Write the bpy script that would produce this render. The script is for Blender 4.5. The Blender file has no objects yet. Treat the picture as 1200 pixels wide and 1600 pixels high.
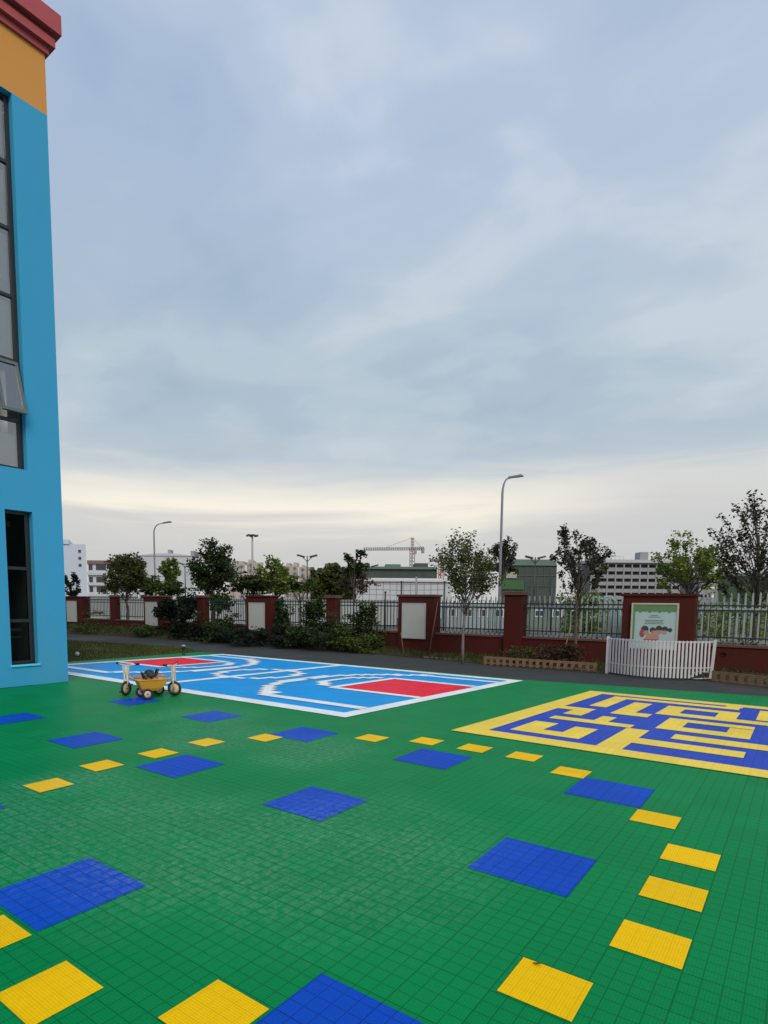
import bpy, math, random
import numpy as np
from mathutils import Vector, Matrix
random.seed(7)
RNG = np.random.default_rng(11)
S = bpy.context.scene
C = S.collection
R = math.radians
PI = math.pi

# ------------------------------------------------------------------ camera
YAW, PITCH, ROLL = R(36.3526), R(5.3424), R(0.52086)
FPX, CX, CY, CH = 929.07, 571.63, 1027.61, 1.6       # focal length, principal point (1200x1600 photo pixels), eye height
Fv = Vector((-math.sin(YAW)*math.cos(PITCH), math.cos(YAW)*math.cos(PITCH), -math.sin(PITCH)))
R0 = Vector((math.cos(YAW), math.sin(YAW), 0)); U0 = R0.cross(Fv)
Rv = math.cos(ROLL)*R0 + math.sin(ROLL)*U0
Uv = Rv.cross(Fv)
cam = bpy.data.cameras.new("camera"); camo = bpy.data.objects.new("camera", cam); C.objects.link(camo)
camo.matrix_world = Matrix(((Rv.x, Uv.x, -Fv.x, 0), (Rv.y, Uv.y, -Fv.y, 0), (Rv.z, Uv.z, -Fv.z, CH), (0, 0, 0, 1)))
cam.sensor_fit = 'VERTICAL'; cam.sensor_height = 24.0; cam.lens = FPX/1600*24.0
cam.shift_x = (600-CX)/1600; cam.shift_y = (CY-800)/1600
cam.clip_start = 0.05; cam.clip_end = 6000
S.camera = camo
S.render.resolution_x = 768; S.render.resolution_y = 1024
S.view_settings.view_transform = 'Standard'; S.view_settings.look = 'None'
S.view_settings.gamma = 1; S.view_settings.exposure = 0.0

# ------------------------------------------------------------------ sky
SUN_EL, SUN_AZ = R(40), R(128)        # azimuth clockwise from +Y: soft light from behind the camera
W = bpy.data.worlds.new("World"); S.world = W; W.use_nodes = True
nt = W.node_tree; nt.nodes.clear()
def N(t, **k):
    n = nt.nodes.new(t)
    for a, b in k.items(): setattr(n, a, b)
    return n
def L(a, b): nt.links.new(a, b)
def mth(op, a, b=None, c=None, clamp=False):
    n = N('ShaderNodeMath', operation=op); n.use_clamp = clamp
    for i, v in enumerate((a, b, c)):
        if v is None: continue
        if isinstance(v, (int, float)): n.inputs[i].default_value = v
        else: L(v, n.inputs[i])
    return n.outputs[0]
def ramp(fac, stops, interp='EASE'):
    n = N('ShaderNodeValToRGB'); n.color_ramp.interpolation = interp
    e = n.color_ramp.elements
    while len(e) < len(stops): e.new(0.5)
    for el, (p, c) in zip(e, stops): el.position = p; el.color = (*c, 1)
    L(fac, n.inputs[0]); return n.outputs[0]
def mix(f, a, b, mode='MIX'):
    n = N('ShaderNodeMix', data_type='RGBA', blend_type=mode)
    for i, v in ((0, f), (6, a), (7, b)):
        if isinstance(v, (int, float)): n.inputs[i].default_value = v
        elif isinstance(v, tuple): n.inputs[i].default_value = (*v, 1)
        else: L(v, n.inputs[i])
    return n.outputs[2]
def ray_dir(px, py):
    return (Fv*FPX + Rv*(px-CX) + Uv*(CY-py)).normalized()
out = N('ShaderNodeOutputWorld'); bg = N('ShaderNodeBackground')
sky = N('ShaderNodeTexSky', sky_type='NISHITA'); sky.sun_disc = False
sky.sun_elevation = SUN_EL; sky.sun_rotation = SUN_AZ; sky.air_density = 1.5; sky.dust_density = 3
tc = N('ShaderNodeTexCoord'); sep = N('ShaderNodeSeparateXYZ'); L(tc.outputs['Generated'], sep.inputs[0])
x, y, z = sep.outputs
zc = mth('MAXIMUM', z, 0.0)
iz = mth('ADD', zc, 0.16)
comb = N('ShaderNodeCombineXYZ'); L(mth('DIVIDE', x, iz), comb.inputs[0]); L(mth('DIVIDE', y, iz), comb.inputs[1])
def noise(scale, det, rough, dist=0.0, loc=(0, 0, 0), rot=0, sc=(1, 1, 1), src=None):
    m = N('ShaderNodeMapping'); m.inputs['Location'].default_value = loc; m.inputs['Rotation'].default_value = (0, 0, rot); m.inputs['Scale'].default_value = sc
    L(src or comb.outputs[0], m.inputs[0])
    n = N('ShaderNodeTexNoise'); n.inputs['Scale'].default_value = scale; n.inputs['Detail'].default_value = det
    n.inputs['Roughness'].default_value = rough; n.inputs['Distortion'].default_value = dist
    L(m.outputs[0], n.inputs['Vector']); return n.outputs['Fac']
big = noise(0.75, 3, 0.5, 0.3, (3.1, 1.7, 0), R(25), (1, 1.5, 1))
fine = noise(2.9, 5, 0.5, 0.25, (0.4, 5.2, 0), R(-20), (1, 1.15, 1))
streak = noise(1.6, 3, 0.5, 0.4, (7, 2, 0), R(-36), (0.45, 1.9, 1))
val = mth('ADD', mth('ADD', mth('MULTIPLY', big, 0.50), mth('MULTIPLY', fine, 0.34)), mth('MULTIPLY', streak, 0.17))
def bank(px, py, lo, amt):
    d_ = N('ShaderNodeVectorMath', operation='DOT_PRODUCT'); L(tc.outputs['Generated'], d_.inputs[0]); d_.inputs[1].default_value = ray_dir(px, py)
    return mth('MULTIPLY', ramp(d_.outputs['Value'], [(lo, (0, 0, 0)), (1.0, (1, 1, 1))]), amt)
for (px_, py_, lo_, am_) in ((660, 30, .97, .036), (470, 230, .985, .034), (190, 500, .985, .035), (1190, 330, .98, .03), (250, 360, .99, -.035), (160, 150, .985, -.03), (900, 640, .985, -.03), (300, 640, .985, -.025), (620, 640, .99, .02)):
    val = mth('ADD', val, bank(px_, py_, lo_, am_))
blue = ramp(val, [(0.36, (.34, .45, .64)), (0.45, (.395, .51, .695)), (0.52, (.45, .56, .73)), (0.60, (.58, .67, .80))])
grey = ramp(val, [(0.36, (.37, .48, .585)), (0.46, (.43, .54, .645)), (0.53, (.49, .595, .68)), (0.61, (.58, .66, .725))])
hfac = ramp(z, [(0.30, (0, 0, 0)), (0.62, (1, 1, 1))])
cl = mix(hfac, grey, blue)
# pale warm light under the cloud deck, near the horizon
wob = noise(2.2, 4, 0.55, 0.6, (1, 4, 2), 0, (1, 1, 9), src=tc.outputs['Generated'])
zz = mth('ADD', z, mth('MULTIPLY', mth('SUBTRACT', wob, 0.5), 0.11))
warm = ramp(zz, [(0.0, (.60, .59, .59)), (0.07, (.61, .61, .61)), (0.115, (.68, .67, .65)), (0.15, (1.0, .93, .80)), (0.185, (.84, .81, .75)), (0.235, (.58, .63, .67))], 'LINEAR')
plain = ramp(zz, [(0.0, (.60, .59, .59)), (0.07, (.60, .60, .61)), (0.13, (.64, .64, .63)), (0.19, (.72, .72, .70)), (0.235, (.54, .61, .66))], 'LINEAR')
gd = ray_dir(430, 790)
dp = N('ShaderNodeVectorMath', operation='DOT_PRODUCT'); L(tc.outputs['Generated'], dp.inputs[0]); dp.inputs[1].default_value = gd
spot = ramp(dp.outputs['Value'], [(0.80, (0, 0, 0)), (0.985, (1, 1, 1))])
warm = mix(spot, plain, warm)
wf = ramp(zz, [(0.16, (1, 1, 1)), (0.30, (0, 0, 0))])
col = mix(wf, cl, warm)
# sky behind the camera, out of view, brightened to light camera-facing walls
dirx = mth('ADD', mth('MULTIPLY', x, -0.72), mth('MULTIPLY', y, 0.69))
side = mth('MULTIPLY_ADD', dirx, 0.5, 0.5, True)
back_sky = mix(mth('MULTIPLY', mth('SUBTRACT', 1.0, side), 0.7), col, (.72, .76, .80))
skyc = N('ShaderNodeVectorMath', operation='SCALE'); L(sky.outputs[0], skyc.inputs[0]); skyc.inputs['Scale'].default_value = 0.08
final = mix(0.94, skyc.outputs[0], back_sky)
L(final, bg.inputs[0]); bg.inputs[1].default_value = 1.0
L(bg.outputs[0], out.inputs[0])

sl = bpy.data.lights.new("sun", 'SUN'); slo = bpy.data.objects.new("sun", sl); C.objects.link(slo)
sl.energy = 1.75; sl.angle = R(30); sl.color = (1, .90, .78)
sd = Vector((math.sin(SUN_AZ)*math.cos(SUN_EL), math.cos(SUN_AZ)*math.cos(SUN_EL), math.sin(SUN_EL)))
slo.rotation_euler = sd.to_track_quat('Z', 'Y').to_euler()

# ------------------------------------------------------------------ photo geometry helpers
def ray(px, py): return Fv*FPX + Rv*(px-CX) + Uv*(CY-py)
def ground(px, py, h=0.0):
    d = ray(px, py); t = (CH-h)/-d.z
    return Vector((d.x*t, d.y*t, h))
def at(px, depth, py=940):
    """ground point in column px of the photo at a given distance along the view"""
    d = ray(px, py)*(depth/FPX)
    return Vector((d.x, d.y, 0))
def hgt(py, depth, px=600):
    d = ray(px, py)*(depth/FPX)
    return CH + d.z

# ------------------------------------------------------------------ materials
MATS = {}
def srgb(r, g, b):
    f = lambda c: (c/255/12.92) if c/255 <= 0.04045 else ((c/255+0.055)/1.055)**2.4
    return (f(r), f(g), f(b))
def mat(name, col, rough=0.7, metal=0.0, var=0.12, vscale=3.0, bump=0.0, bscale=40.0, spec=0.5, coat=0.0, fine=0.0, stains=None):
    if name in MATS: return MATS[name]
    m = bpy.data.materials.new(name); m.use_nodes = True
    global nt; old = nt; nt = m.node_tree
    b = nt.nodes['Principled BSDF']
    b.inputs['Roughness'].default_value = rough; b.inputs['Metallic'].default_value = metal
    b.inputs['Specular IOR Level'].default_value = spec; b.inputs['Coat Weight'].default_value = coat
    tc = N('ShaderNodeTexCoord')
    n = N('ShaderNodeTexNoise'); n.inputs['Scale'].default_value = vscale; n.inputs['Detail'].default_value = 6; n.inputs['Roughness'].default_value = .6
    L(tc.outputs['Object'], n.inputs['Vector'])
    f = mth('MULTIPLY_ADD', n.outputs['Fac'], 2*var, 1-var)
    cc = N('ShaderNodeVectorMath', operation='SCALE'); cc.inputs[0].default_value = col; L(f, cc.inputs['Scale'])
    c = cc.outputs[0]
    if stains:
        n2 = N('ShaderNodeTexNoise'); n2.inputs['Scale'].default_value = stains[1]; n2.inputs['Detail'].default_value = 5
        mp = N('ShaderNodeMapping'); mp.inputs['Scale'].default_value = stains[3] if len(stains) > 3 else (1, 1, 1)
        L(tc.outputs['Object'], mp.inputs[0]); L(mp.outputs[0], n2.inputs['Vector'])
        c = mix(mth('MULTIPLY', mth('SUBTRACT', n2.outputs['Fac'], .5, None, True), stains[2]), c, stains[0])
    L(c, b.inputs['Base Color'])
    if bump:
        nb = N('ShaderNodeTexNoise'); nb.inputs['Scale'].default_value = bscale; nb.inputs['Detail'].default_value = 4
        L(tc.outputs['Object'], nb.inputs['Vector'])
        bp = N('ShaderNodeBump'); bp.inputs['Strength'].default_value = bump; bp.inputs['Distance'].default_value = 0.02
        L(nb.outputs['Fac'], bp.inputs['Height']); L(bp.outputs[0], b.inputs['Normal'])
    nt = old; MATS[name] = m; return m

TILE = 0.3108; TX0, TY0 = -0.6467, 2.8129      # interlocking tile pitch and one tile corner
SHEEN_SPOTS = [(-4.7, 2.35, 1.3), (-4.1, 1.9, 1.5), (-3.3, 2.4, 1.6), (-2.4, 2.9, 1.7), (-5.5, 4.6, 1.3), (-4.2, 4.7, 1.2), (-6.6, 5.2, 1.3)]  # centres and radii of the sheen painted into the floor colour
def tile_mat(name, col, rough=0.42, grid=1.0, spec=0.05, sheen=(.25, .42, .36), sheenamt=0.28):
    """interlocking plastic sports tile: joints every tile, lattice of cells inside"""
    m = bpy.data.materials.new(name); m.use_nodes = True
    global nt; old = nt; nt = m.node_tree
    b = nt.nodes['Principled BSDF']; b.inputs['Specular IOR Level'].default_value = spec
    geo = N('ShaderNodeNewGeometry'); sp = N('ShaderNodeSeparateXYZ'); L(geo.outputs['Position'], sp.inputs[0])
    def lines(o, pitch, wid):
        a = mth('ABSOLUTE', mth('SUBTRACT', mth('FRACT', mth('DIVIDE', o, pitch)), 0.5))     # 0.5 at the joint
        return mth('GREATER_THAN', a, 0.5-wid/pitch)
    X = mth('SUBTRACT', sp.outputs[0], TX0); Y = mth('SUBTRACT', sp.outputs[1], TY0)
    joint = mth('MAXIMUM', lines(X, TILE, .0045), lines(Y, TILE, .0045))
    cell = mth('MAXIMUM', lines(X, TILE/4, .0038), lines(Y, TILE/4, .0038))
    mesh = mth('MAXIMUM', lines(X, TILE/24, .0026), lines(Y, TILE/24, .0026))
    # each tile its own shade
    cv = N('ShaderNodeCombineXYZ'); L(mth('FLOOR', mth('DIVIDE', X, TILE)), cv.inputs[0]); L(mth('FLOOR', mth('DIVIDE', Y, TILE)), cv.inputs[1])
    wn = N('ShaderNodeTexWhiteNoise'); L(cv.outputs[0], wn.inputs['Vector'])
    n1 = N('ShaderNodeTexNoise'); n1.inputs['Scale'].default_value = .9; n1.inputs['Detail'].default_value = 7; n1.inputs['Roughness'].default_value = .62; L(geo.outputs['Position'], n1.inputs['Vector'])
    n2 = N('ShaderNodeTexNoise'); n2.inputs['Scale'].default_value = 70; n2.inputs['Detail'].default_value = 3; L(geo.outputs['Position'], n2.inputs['Vector'])
    sh = mth('ADD', mth('MULTIPLY', wn.outputs[0], .11), mth('ADD', mth('MULTIPLY', n1.outputs['Fac'], .22), mth('MULTIPLY', n2.outputs['Fac'], .16)))
    sh = mth('ADD', sh, .775)
    dk = mth('SUBTRACT', 1.0, mth('MULTIPLY', joint, .09*grid))
    dk = mth('MULTIPLY', dk, mth('SUBTRACT', 1.0, mth('MULTIPLY', cell, .25*grid)))
    dk = mth('MULTIPLY', dk, mth('SUBTRACT', 1.0, mth('MULTIPLY', mesh, .16)))
    cc = N('ShaderNodeVectorMath', operation='SCALE'); cc.inputs[0].default_value = col; L(mth('MULTIPLY', sh, dk), cc.inputs['Scale'])
    # pale sky sheen painted into the base colour around fixed spots
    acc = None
    for (wx, wy, wr_) in SHEEN_SPOTS:
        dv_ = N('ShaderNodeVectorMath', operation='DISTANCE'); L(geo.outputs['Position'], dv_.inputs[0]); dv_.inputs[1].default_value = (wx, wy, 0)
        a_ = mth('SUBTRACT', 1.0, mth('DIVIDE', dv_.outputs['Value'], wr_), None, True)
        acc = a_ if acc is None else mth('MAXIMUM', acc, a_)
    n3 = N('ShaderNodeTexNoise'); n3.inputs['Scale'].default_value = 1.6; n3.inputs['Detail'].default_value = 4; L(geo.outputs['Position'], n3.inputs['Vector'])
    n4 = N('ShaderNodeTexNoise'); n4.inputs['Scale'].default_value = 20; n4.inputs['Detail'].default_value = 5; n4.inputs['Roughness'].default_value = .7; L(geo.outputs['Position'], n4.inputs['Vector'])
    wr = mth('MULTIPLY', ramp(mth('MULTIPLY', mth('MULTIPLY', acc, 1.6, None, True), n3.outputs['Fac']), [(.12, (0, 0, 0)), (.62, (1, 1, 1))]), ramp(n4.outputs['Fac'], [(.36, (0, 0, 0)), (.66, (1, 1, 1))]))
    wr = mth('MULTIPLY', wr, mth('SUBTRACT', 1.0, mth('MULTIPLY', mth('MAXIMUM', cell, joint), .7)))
    L(mix(mth('MULTIPLY', wr, sheenamt), cc.outputs[0], sheen), b.inputs['Base Color'])
    ro = mth('ADD', mth('MULTIPLY', n1.outputs['Fac'], .22), rough-.05)
    L(ro, b.inputs['Roughness'])
    bp = N('ShaderNodeBump'); bp.inputs['Strength'].default_value = .55; bp.inputs['Distance'].default_value = .004
    L(mth('SUBTRACT', mth('MULTIPLY', n2.outputs['Fac'], .7), mth('ADD', mth('MULTIPLY', joint, 1.0), mth('MULTIPLY', cell, .5))), bp.inputs['Height']); L(bp.outputs[0], b.inputs['Normal'])
    nt = old; return m

def leaf_mat(name, c1, c2, c3=None):
    if name in MATS: return MATS[name]
    m = bpy.data.materials.new(name); m.use_nodes = True
    global nt; old = nt; nt = m.node_tree
    b = nt.nodes['Principled BSDF']; o = nt.nodes['Material Output']
    geo = N('ShaderNodeNewGeometry')
    stops = [(0.0, c1), (0.7, c2), (1.0, c3 or c2)]
    c = ramp(geo.outputs['Random Per Island'], stops, 'LINEAR')
    tc = N('ShaderNodeTexCoord'); n = N('ShaderNodeTexNoise'); n.inputs['Scale'].default_value = 2.2; L(tc.outputs['Object'], n.inputs['Vector'])
    cc = N('ShaderNodeVectorMath', operation='SCALE'); L(c, cc.inputs[0]); L(mth('MULTIPLY_ADD', n.outputs['Fac'], 1.3, .35), cc.inputs['Scale'])
    L(cc.outputs[0], b.inputs['Base Color']); b.inputs['Roughness'].default_value = .55; b.inputs['Specular IOR Level'].default_value = .15
    tr = N('ShaderNodeBsdfTranslucent'); L(cc.outputs[0], tr.inputs[0])
    mx = N('ShaderNodeMixShader'); mx.inputs[0].default_value = .3
    L(b.outputs[0], mx.inputs[1]); L(tr.outputs[0], mx.inputs[2]); L(mx.outputs[0], o.inputs[0])
    nt = old; MATS[name] = m; return m

def glass_mat(name, tint=(.7, .76, .78), refl=0.25):
    m = bpy.data.materials.new(name); m.use_nodes = True
    global nt; old = nt; nt = m.node_tree
    o = nt.nodes['Material Output']; nt.nodes.remove(nt.nodes['Principled BSDF'])
    tr = N('ShaderNodeBsdfTransparent'); tr.inputs[0].default_value = (*tint, 1)
    gl = N('ShaderNodeBsdfGlossy'); gl.inputs['Roughness'].default_value = .03; gl.inputs[0].default_value = (.9, .93, .95, 1)
    lw = N('ShaderNodeLayerWeight'); lw.inputs['Blend'].default_value = refl
    mx = N('ShaderNodeMixShader'); L(mth('ADD', lw.outputs['Fresnel'], .06 if refl > .3 else -.03, None, True), mx.inputs[0]); L(tr.outputs[0], mx.inputs[1]); L(gl.outputs[0], mx.inputs[2]); L(mx.outputs[0], o.inputs[0])
    nt = old; return m

# ------------------------------------------------------------------ mesh builder
class MB:
    def __init__(s): s.v = []; s.f = []; s.sm = []
    def add(s, vs, fs, smooth=False):
        o = len(s.v); s.v += [tuple(p) for p in vs]; s.f += [tuple(i+o for i in f) for f in fs]; s.sm += [smooth]*len(fs)
        return s
    def box(s, c, d, rz=0, ry=0, rx=0, M=None):
        hx, hy, hz = d[0]/2, d[1]/2, d[2]/2
        m = Matrix.Rotation(rz, 3, 'Z') @ Matrix.Rotation(ry, 3, 'Y') @ Matrix.Rotation(rx, 3, 'X')
        vs = [Vector(c) + m @ Vector((sx*hx, sy*hy, sz*hz)) for sz in (-1, 1) for sy in (-1, 1) for sx in (-1, 1)]
        if M: vs = [M @ p for p in vs]
        return s.add(vs, [(0, 2, 3, 1), (4, 5, 7, 6), (0, 1, 5, 4), (2, 6, 7, 3), (0, 4, 6, 2), (1, 3, 7, 5)])
    def bx(s, x0, x1, y0, y1, z0, z1): return s.box(((x0+x1)/2, (y0+y1)/2, (z0+z1)/2), (abs(x1-x0), abs(y1-y0), abs(z1-z0)))
    def tube(s, pts, rad, n=8, cap=True, smooth=True):
        pts = [Vector(p) for p in pts]
        if isinstance(rad, (int, float)): rad = [rad]*len(pts)
        vs = []; up = None
        for i, p in enumerate(pts):
            t = (pts[min(i+1, len(pts)-1)] - pts[max(i-1, 0)]).normalized()
            if up is None:
                up = t.orthogonal().normalized()
            else:
                up = (up - t*up.dot(t)).normalized() if (up - t*up.dot(t)).length > 1e-6 else t.orthogonal().normalized()
            sd_ = t.cross(up)
            for k in range(n):
                a = 2*PI*k/n; vs.append(p + (up*math.cos(a)+sd_*math.sin(a))*rad[i])
        fs = [(i*n+k, i*n+(k+1) % n, (i+1)*n+(k+1) % n, (i+1)*n+k) for i in range(len(pts)-1) for k in range(n)]
        if cap: fs += [tuple(range(n-1, -1, -1)), tuple(range((len(pts)-1)*n, len(pts)*n))]
        return s.add(vs, fs, smooth)
    def lathe(s, prof, n=16, c=(0, 0, 0), M=None, smooth=True):
        vs = [Vector((r*math.cos(2*PI*k/n), r*math.sin(2*PI*k/n), z_)) for r, z_ in prof for k in range(n)]
        if M: vs = [M @ p for p in vs]
        vs = [p+Vector(c) for p in vs]
        m = len(prof)
        fs = [(i*n+k, i*n+(k+1) % n, (i+1)*n+(k+1) % n, (i+1)*n+k) for i in range(m-1) for k in range(n)]
        return s.add(vs, fs, smooth)
    def prism(s, poly, z0, z1):
        n = len(poly)
        vs = [(p[0], p[1], z0) for p in poly] + [(p[0], p[1], z1) for p in poly]
        return s.add(vs, [tuple(range(n-1, -1, -1)), tuple(range(n, 2*n))] + [(i, (i+1) % n, n+(i+1) % n, n+i) for i in range(n)])
    def sheet(s, poly, z_): return s.add([(p[0], p[1], z_) for p in poly], [tuple(range(len(poly)))])
    def build(s, name, m, parent=None, bevel=0):
        me = bpy.data.meshes.new(name); me.from_pydata(s.v, [], s.f); me.update()
        if any(s.sm): me.polygons.foreach_set('use_smooth', s.sm)
        me.materials.append(m)
        o = bpy.data.objects.new(name, me); C.objects.link(o)
        if parent: o.parent = parent
        if bevel:
            b = o.modifiers.new('bevel', 'BEVEL'); b.width = bevel; b.segments = 2; b.limit_method = 'ANGLE'
        return o
def npmesh(name, V, Fq, m, parent=None, smooth=False):
    me = bpy.data.meshes.new(name); k = Fq.shape[1]
    me.vertices.add(len(V)); me.vertices.foreach_set('co', V.astype(np.float32).ravel())
    me.loops.add(Fq.size); me.loops.foreach_set('vertex_index', Fq.astype(np.int32).ravel())
    me.polygons.add(len(Fq)); me.polygons.foreach_set('loop_start', np.arange(0, Fq.size, k, dtype=np.int32))
    me.polygons.foreach_set('loop_total', np.full(len(Fq), k, dtype=np.int32))
    me.update(calc_edges=True); me.validate(); me.materials.append(m)
    o = bpy.data.objects.new(name, me); C.objects.link(o)
    if parent: o.parent = parent
    return o
def empty(name, loc=(0, 0, 0), rz=0):
    o = bpy.data.objects.new(name, None); C.objects.link(o); o.location = loc; o.rotation_euler = (0, 0, rz); o.empty_display_size = .2
    return o
def tag(o, label=None, cat=None, group=None, kind=None):
    if label: o['label'] = label
    if cat: o['category'] = cat
    if group: o['group'] = group
    if kind: o['kind'] = kind
    return o
def copy_tree(o, parent=None):
    c = o.copy(); C.objects.link(c); c.parent = parent
    for ch in [k for k in bpy.data.objects if k.parent == o]: copy_tree(ch, c)
    return c

# ------------------------------------------------------------------ colours
K = 1/0.74
def alb(r, g, b, k=K): return tuple(min(.95, c*k) for c in srgb(r, g, b))
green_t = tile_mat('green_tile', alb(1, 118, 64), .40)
blue_t = tile_mat('blue_tile', alb(10, 68, 172), .40, sheen=(.22, .32, .6))
yel_t = tile_mat('yellow_tile', alb(255, 178, 4, 1.3), .42, grid=.17, sheen=(.8, .6, .2), sheenamt=.25)
court_t = tile_mat('court_blue_tile', alb(8, 140, 208), .40, grid=.5, sheen=(.2, .5, .75), sheenamt=.3)
white_t = tile_mat('white_tile', alb(214, 236, 240), .42, grid=.25, sheenamt=0)
red_t = tile_mat('red_tile', alb(236, 32, 58), .40, grid=.5, sheen=(.8, .3, .35), sheenamt=.2)
maze_b = tile_mat('maze_blue_tile', alb(42, 70, 168), .40, grid=.6, sheen=(.22, .3, .6), sheenamt=.3)
maze_y = tile_mat('maze_yellow_tile', alb(250, 192, 78), .42, grid=.3, sheen=(.8, .62, .25), sheenamt=.2)
asphalt = mat('asphalt', (.045, .051, .052), .85, spec=.2, var=.2, vscale=1.2, bump=.5, bscale=90, stains=((.10, .095, .085), .35, 2.6))
wallblue = mat('blue_render', alb(42, 128, 168, 1/.66), .8, var=.035, vscale=1.2, bump=.1, bscale=60, stains=(alb(70, 120, 140, 1/.6), .9, 1.6, (1.5, 1.5, .18)))
orange = mat('orange_render', alb(168, 116, 56, 1/.62), .8, var=.04, vscale=1.2, bump=.1, bscale=60)
cornred = mat('red_cornice_paint', (.42, .065, .08), .55, var=.08, vscale=2, stains=((.25, .06, .06), 1.5, 1.2, (1, 1, .3)))
frame_dk = mat('dark_window_frame', (.018, .022, .026), .4, var=.1)
brickred = mat('dark_red_paint', (.075, .012, .009), .8, spec=.2, var=.2, vscale=2.5, bump=.25, bscale=25, stains=((.04, .02, .012), 1.4, 2.2))
capmat = mat('weathered_cap', (.12, .05, .04), .8, var=.25, vscale=4)
boardm = mat('cream_board', (.50, .50, .45), .7, var=.06, vscale=3, stains=((.3, .29, .25), 2.0, 1.0))
fence_dk = mat('dark_green_steel', (.012, .028, .024), .45, var=.15)
fence_w = mat('white_picket_paint', (.36, .41, .39), .6, var=.12, vscale=5)
whitepaint = mat('white_paint', (.56, .54, .56), .5, var=.08, vscale=6, stains=((.3, .28, .25), 4, 1.0))
tan = mat('tan_timber', (.20, .115, .07), .8, var=.25, vscale=6, bump=.3, bscale=30)
bark = mat('bark', (.10, .08, .065), .9, var=.3, vscale=8, bump=.8, bscale=30)
darkmetal = mat('dark_metal', (.03, .035, .04), .5, var=.1)
galv = mat('galvanised_steel', (.32, .34, .36), .5, metal=.3, var=.08)

# ------------------------------------------------------------------ ground sheets
def struct(o, label=None): return tag(o, label, None, None, 'structure')
def grid_sheet(name, m, x0, x1, y0, y1, z_, mask=None):
    return struct(MB().sheet([(x0, y0), (x1, y0), (x1, y1), (x0, y1)], z_).build(name, m))
dirt = mat('bare_ground', (.10, .09, .07), .95, var=.3, vscale=.4, bump=.5, bscale=8, stains=((.05, .075, .03), .15, 3.0))
g = MB().sheet([(-1500, -1500), (1500, -1500), (1500, 1500), (-1500, 1500)], -.03).build('ground', dirt); struct(g, 'bare brown ground reaching to the horizon beyond the fence')
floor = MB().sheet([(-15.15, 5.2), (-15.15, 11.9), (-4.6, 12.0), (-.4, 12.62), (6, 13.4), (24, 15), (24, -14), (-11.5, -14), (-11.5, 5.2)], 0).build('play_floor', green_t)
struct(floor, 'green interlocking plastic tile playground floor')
path = MB().sheet([(-90, 2.5), (-40, 8.6), (-24, 11.9), (-17.2, 12.75), (-15.15, 11.6), (-4.6, 11.7), (6, 12.9), (26, 14.8), (26, 17.4), (6, 15.2), (-.5, 14.45), (-5.6, 14.3), (-10.4, 15.0), (-17.2, 15.7), (-27.7, 14.3), (-40, 11.4), (-90, 5.5)], -.008).build('asphalt_path', asphalt)
struct(path, 'dark asphalt path running between the tile floor and the fence')
lawnm = mat('lawn_soil', (.05, .055, .014), .95, spec=.1, var=.35, vscale=1.2, bump=.8, bscale=12, stains=((.11, .13, .03), 1.1, 3.0))
lawn = MB().sheet([(-60, -20), (-12, -20), (-12, 5), (-15.1, 5), (-15.1, 12.2), (-17.2, 12.8), (-24, 11.95), (-40, 8.65), (-60, 5)], -.012).build('lawn', lawnm)
struct(lawn, 'short patchy green lawn left of the basketball court')

# painted/tile patches (flat inlays of the floor)
def patch(name, poly, m, z_, label): return struct(MB().sheet(poly, z_).build(name, m), label)
def rect(x0, y0, x1, y1): return [(x0, y0), (x1, y0), (x1, y1), (x0, y1)]
u = TILE
ysq = []   # yellow squares: measured floor positions (west, south)
for a in [(-.93, 2.2), (-.645, 2.825), (-.645, 3.435), (-.645, 4.03), (-.96, 4.63), (-1.855, 5.485), (-2.43, 5.77), (-3.0, 5.77), (-3.59, 5.73), (-4.18, 5.46),
          (-5.17, 4.69), (-5.52, 4.12), (-5.52, 3.49), (-5.54, 2.88), (-5.32, 2.27), (-3.18, 1.255), (-3.18+1.27, 1.255), (-2.54, .955), (-2.21, 1.255)]:
    ysq.append(a)
ysq = [a for a in ysq if a != (-3.18, 1.255) and a != (-3.18+1.27, 1.255) and a != (-2.54, .955) and a != (-2.21, 1.255)]
ysq += [(-1.905, 1.255), (-2.545, .95), (-3.18, .95)]
# measured: corner pairs in the photo
ysq = ysq[:-3] + [tuple(ground(346, 1528)[:2])]
top = ground(346, 1528); ysq[-1] = (top.x, top.y-u)
t2 = ground(110, 1499); ysq.append((t2.x, t2.y-u))
t3 = ground(57, 1460); ysq.append((t3.x-u, t3.y-u))
for i, (a, b) in enumerate(ysq):
    patch('yellow_square_marking', rect(a, b, a+u*.985, b+u*.94), yel_t, .004, 'small yellow tile square in the ring of yellow squares on the green floor')
bsq = [(-1.555, 3.17), (-1.555, 4.96), (-3.36, 3.2), (-3.49, 1.27), (-3.3, 4.96), (-5.1, 3.2), (-5.1, 4.98), (-6.85, 3.2), (-6.85, 5.0), (-8.78, 3.25), (-8.78, 5.05), (-5.45, 1.35), (-1.6, 1.27)]
bsq = bsq[:-1]
b5 = ground(510, 1516); bsq.append((b5.x, b5.y-2*u))
for a, b in bsq: patch('blue_square_marking', rect(a, b, a+2*u*.97, b+2*u*.95), blue_t, .003, 'blue square of tiles set into the green floor')

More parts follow.
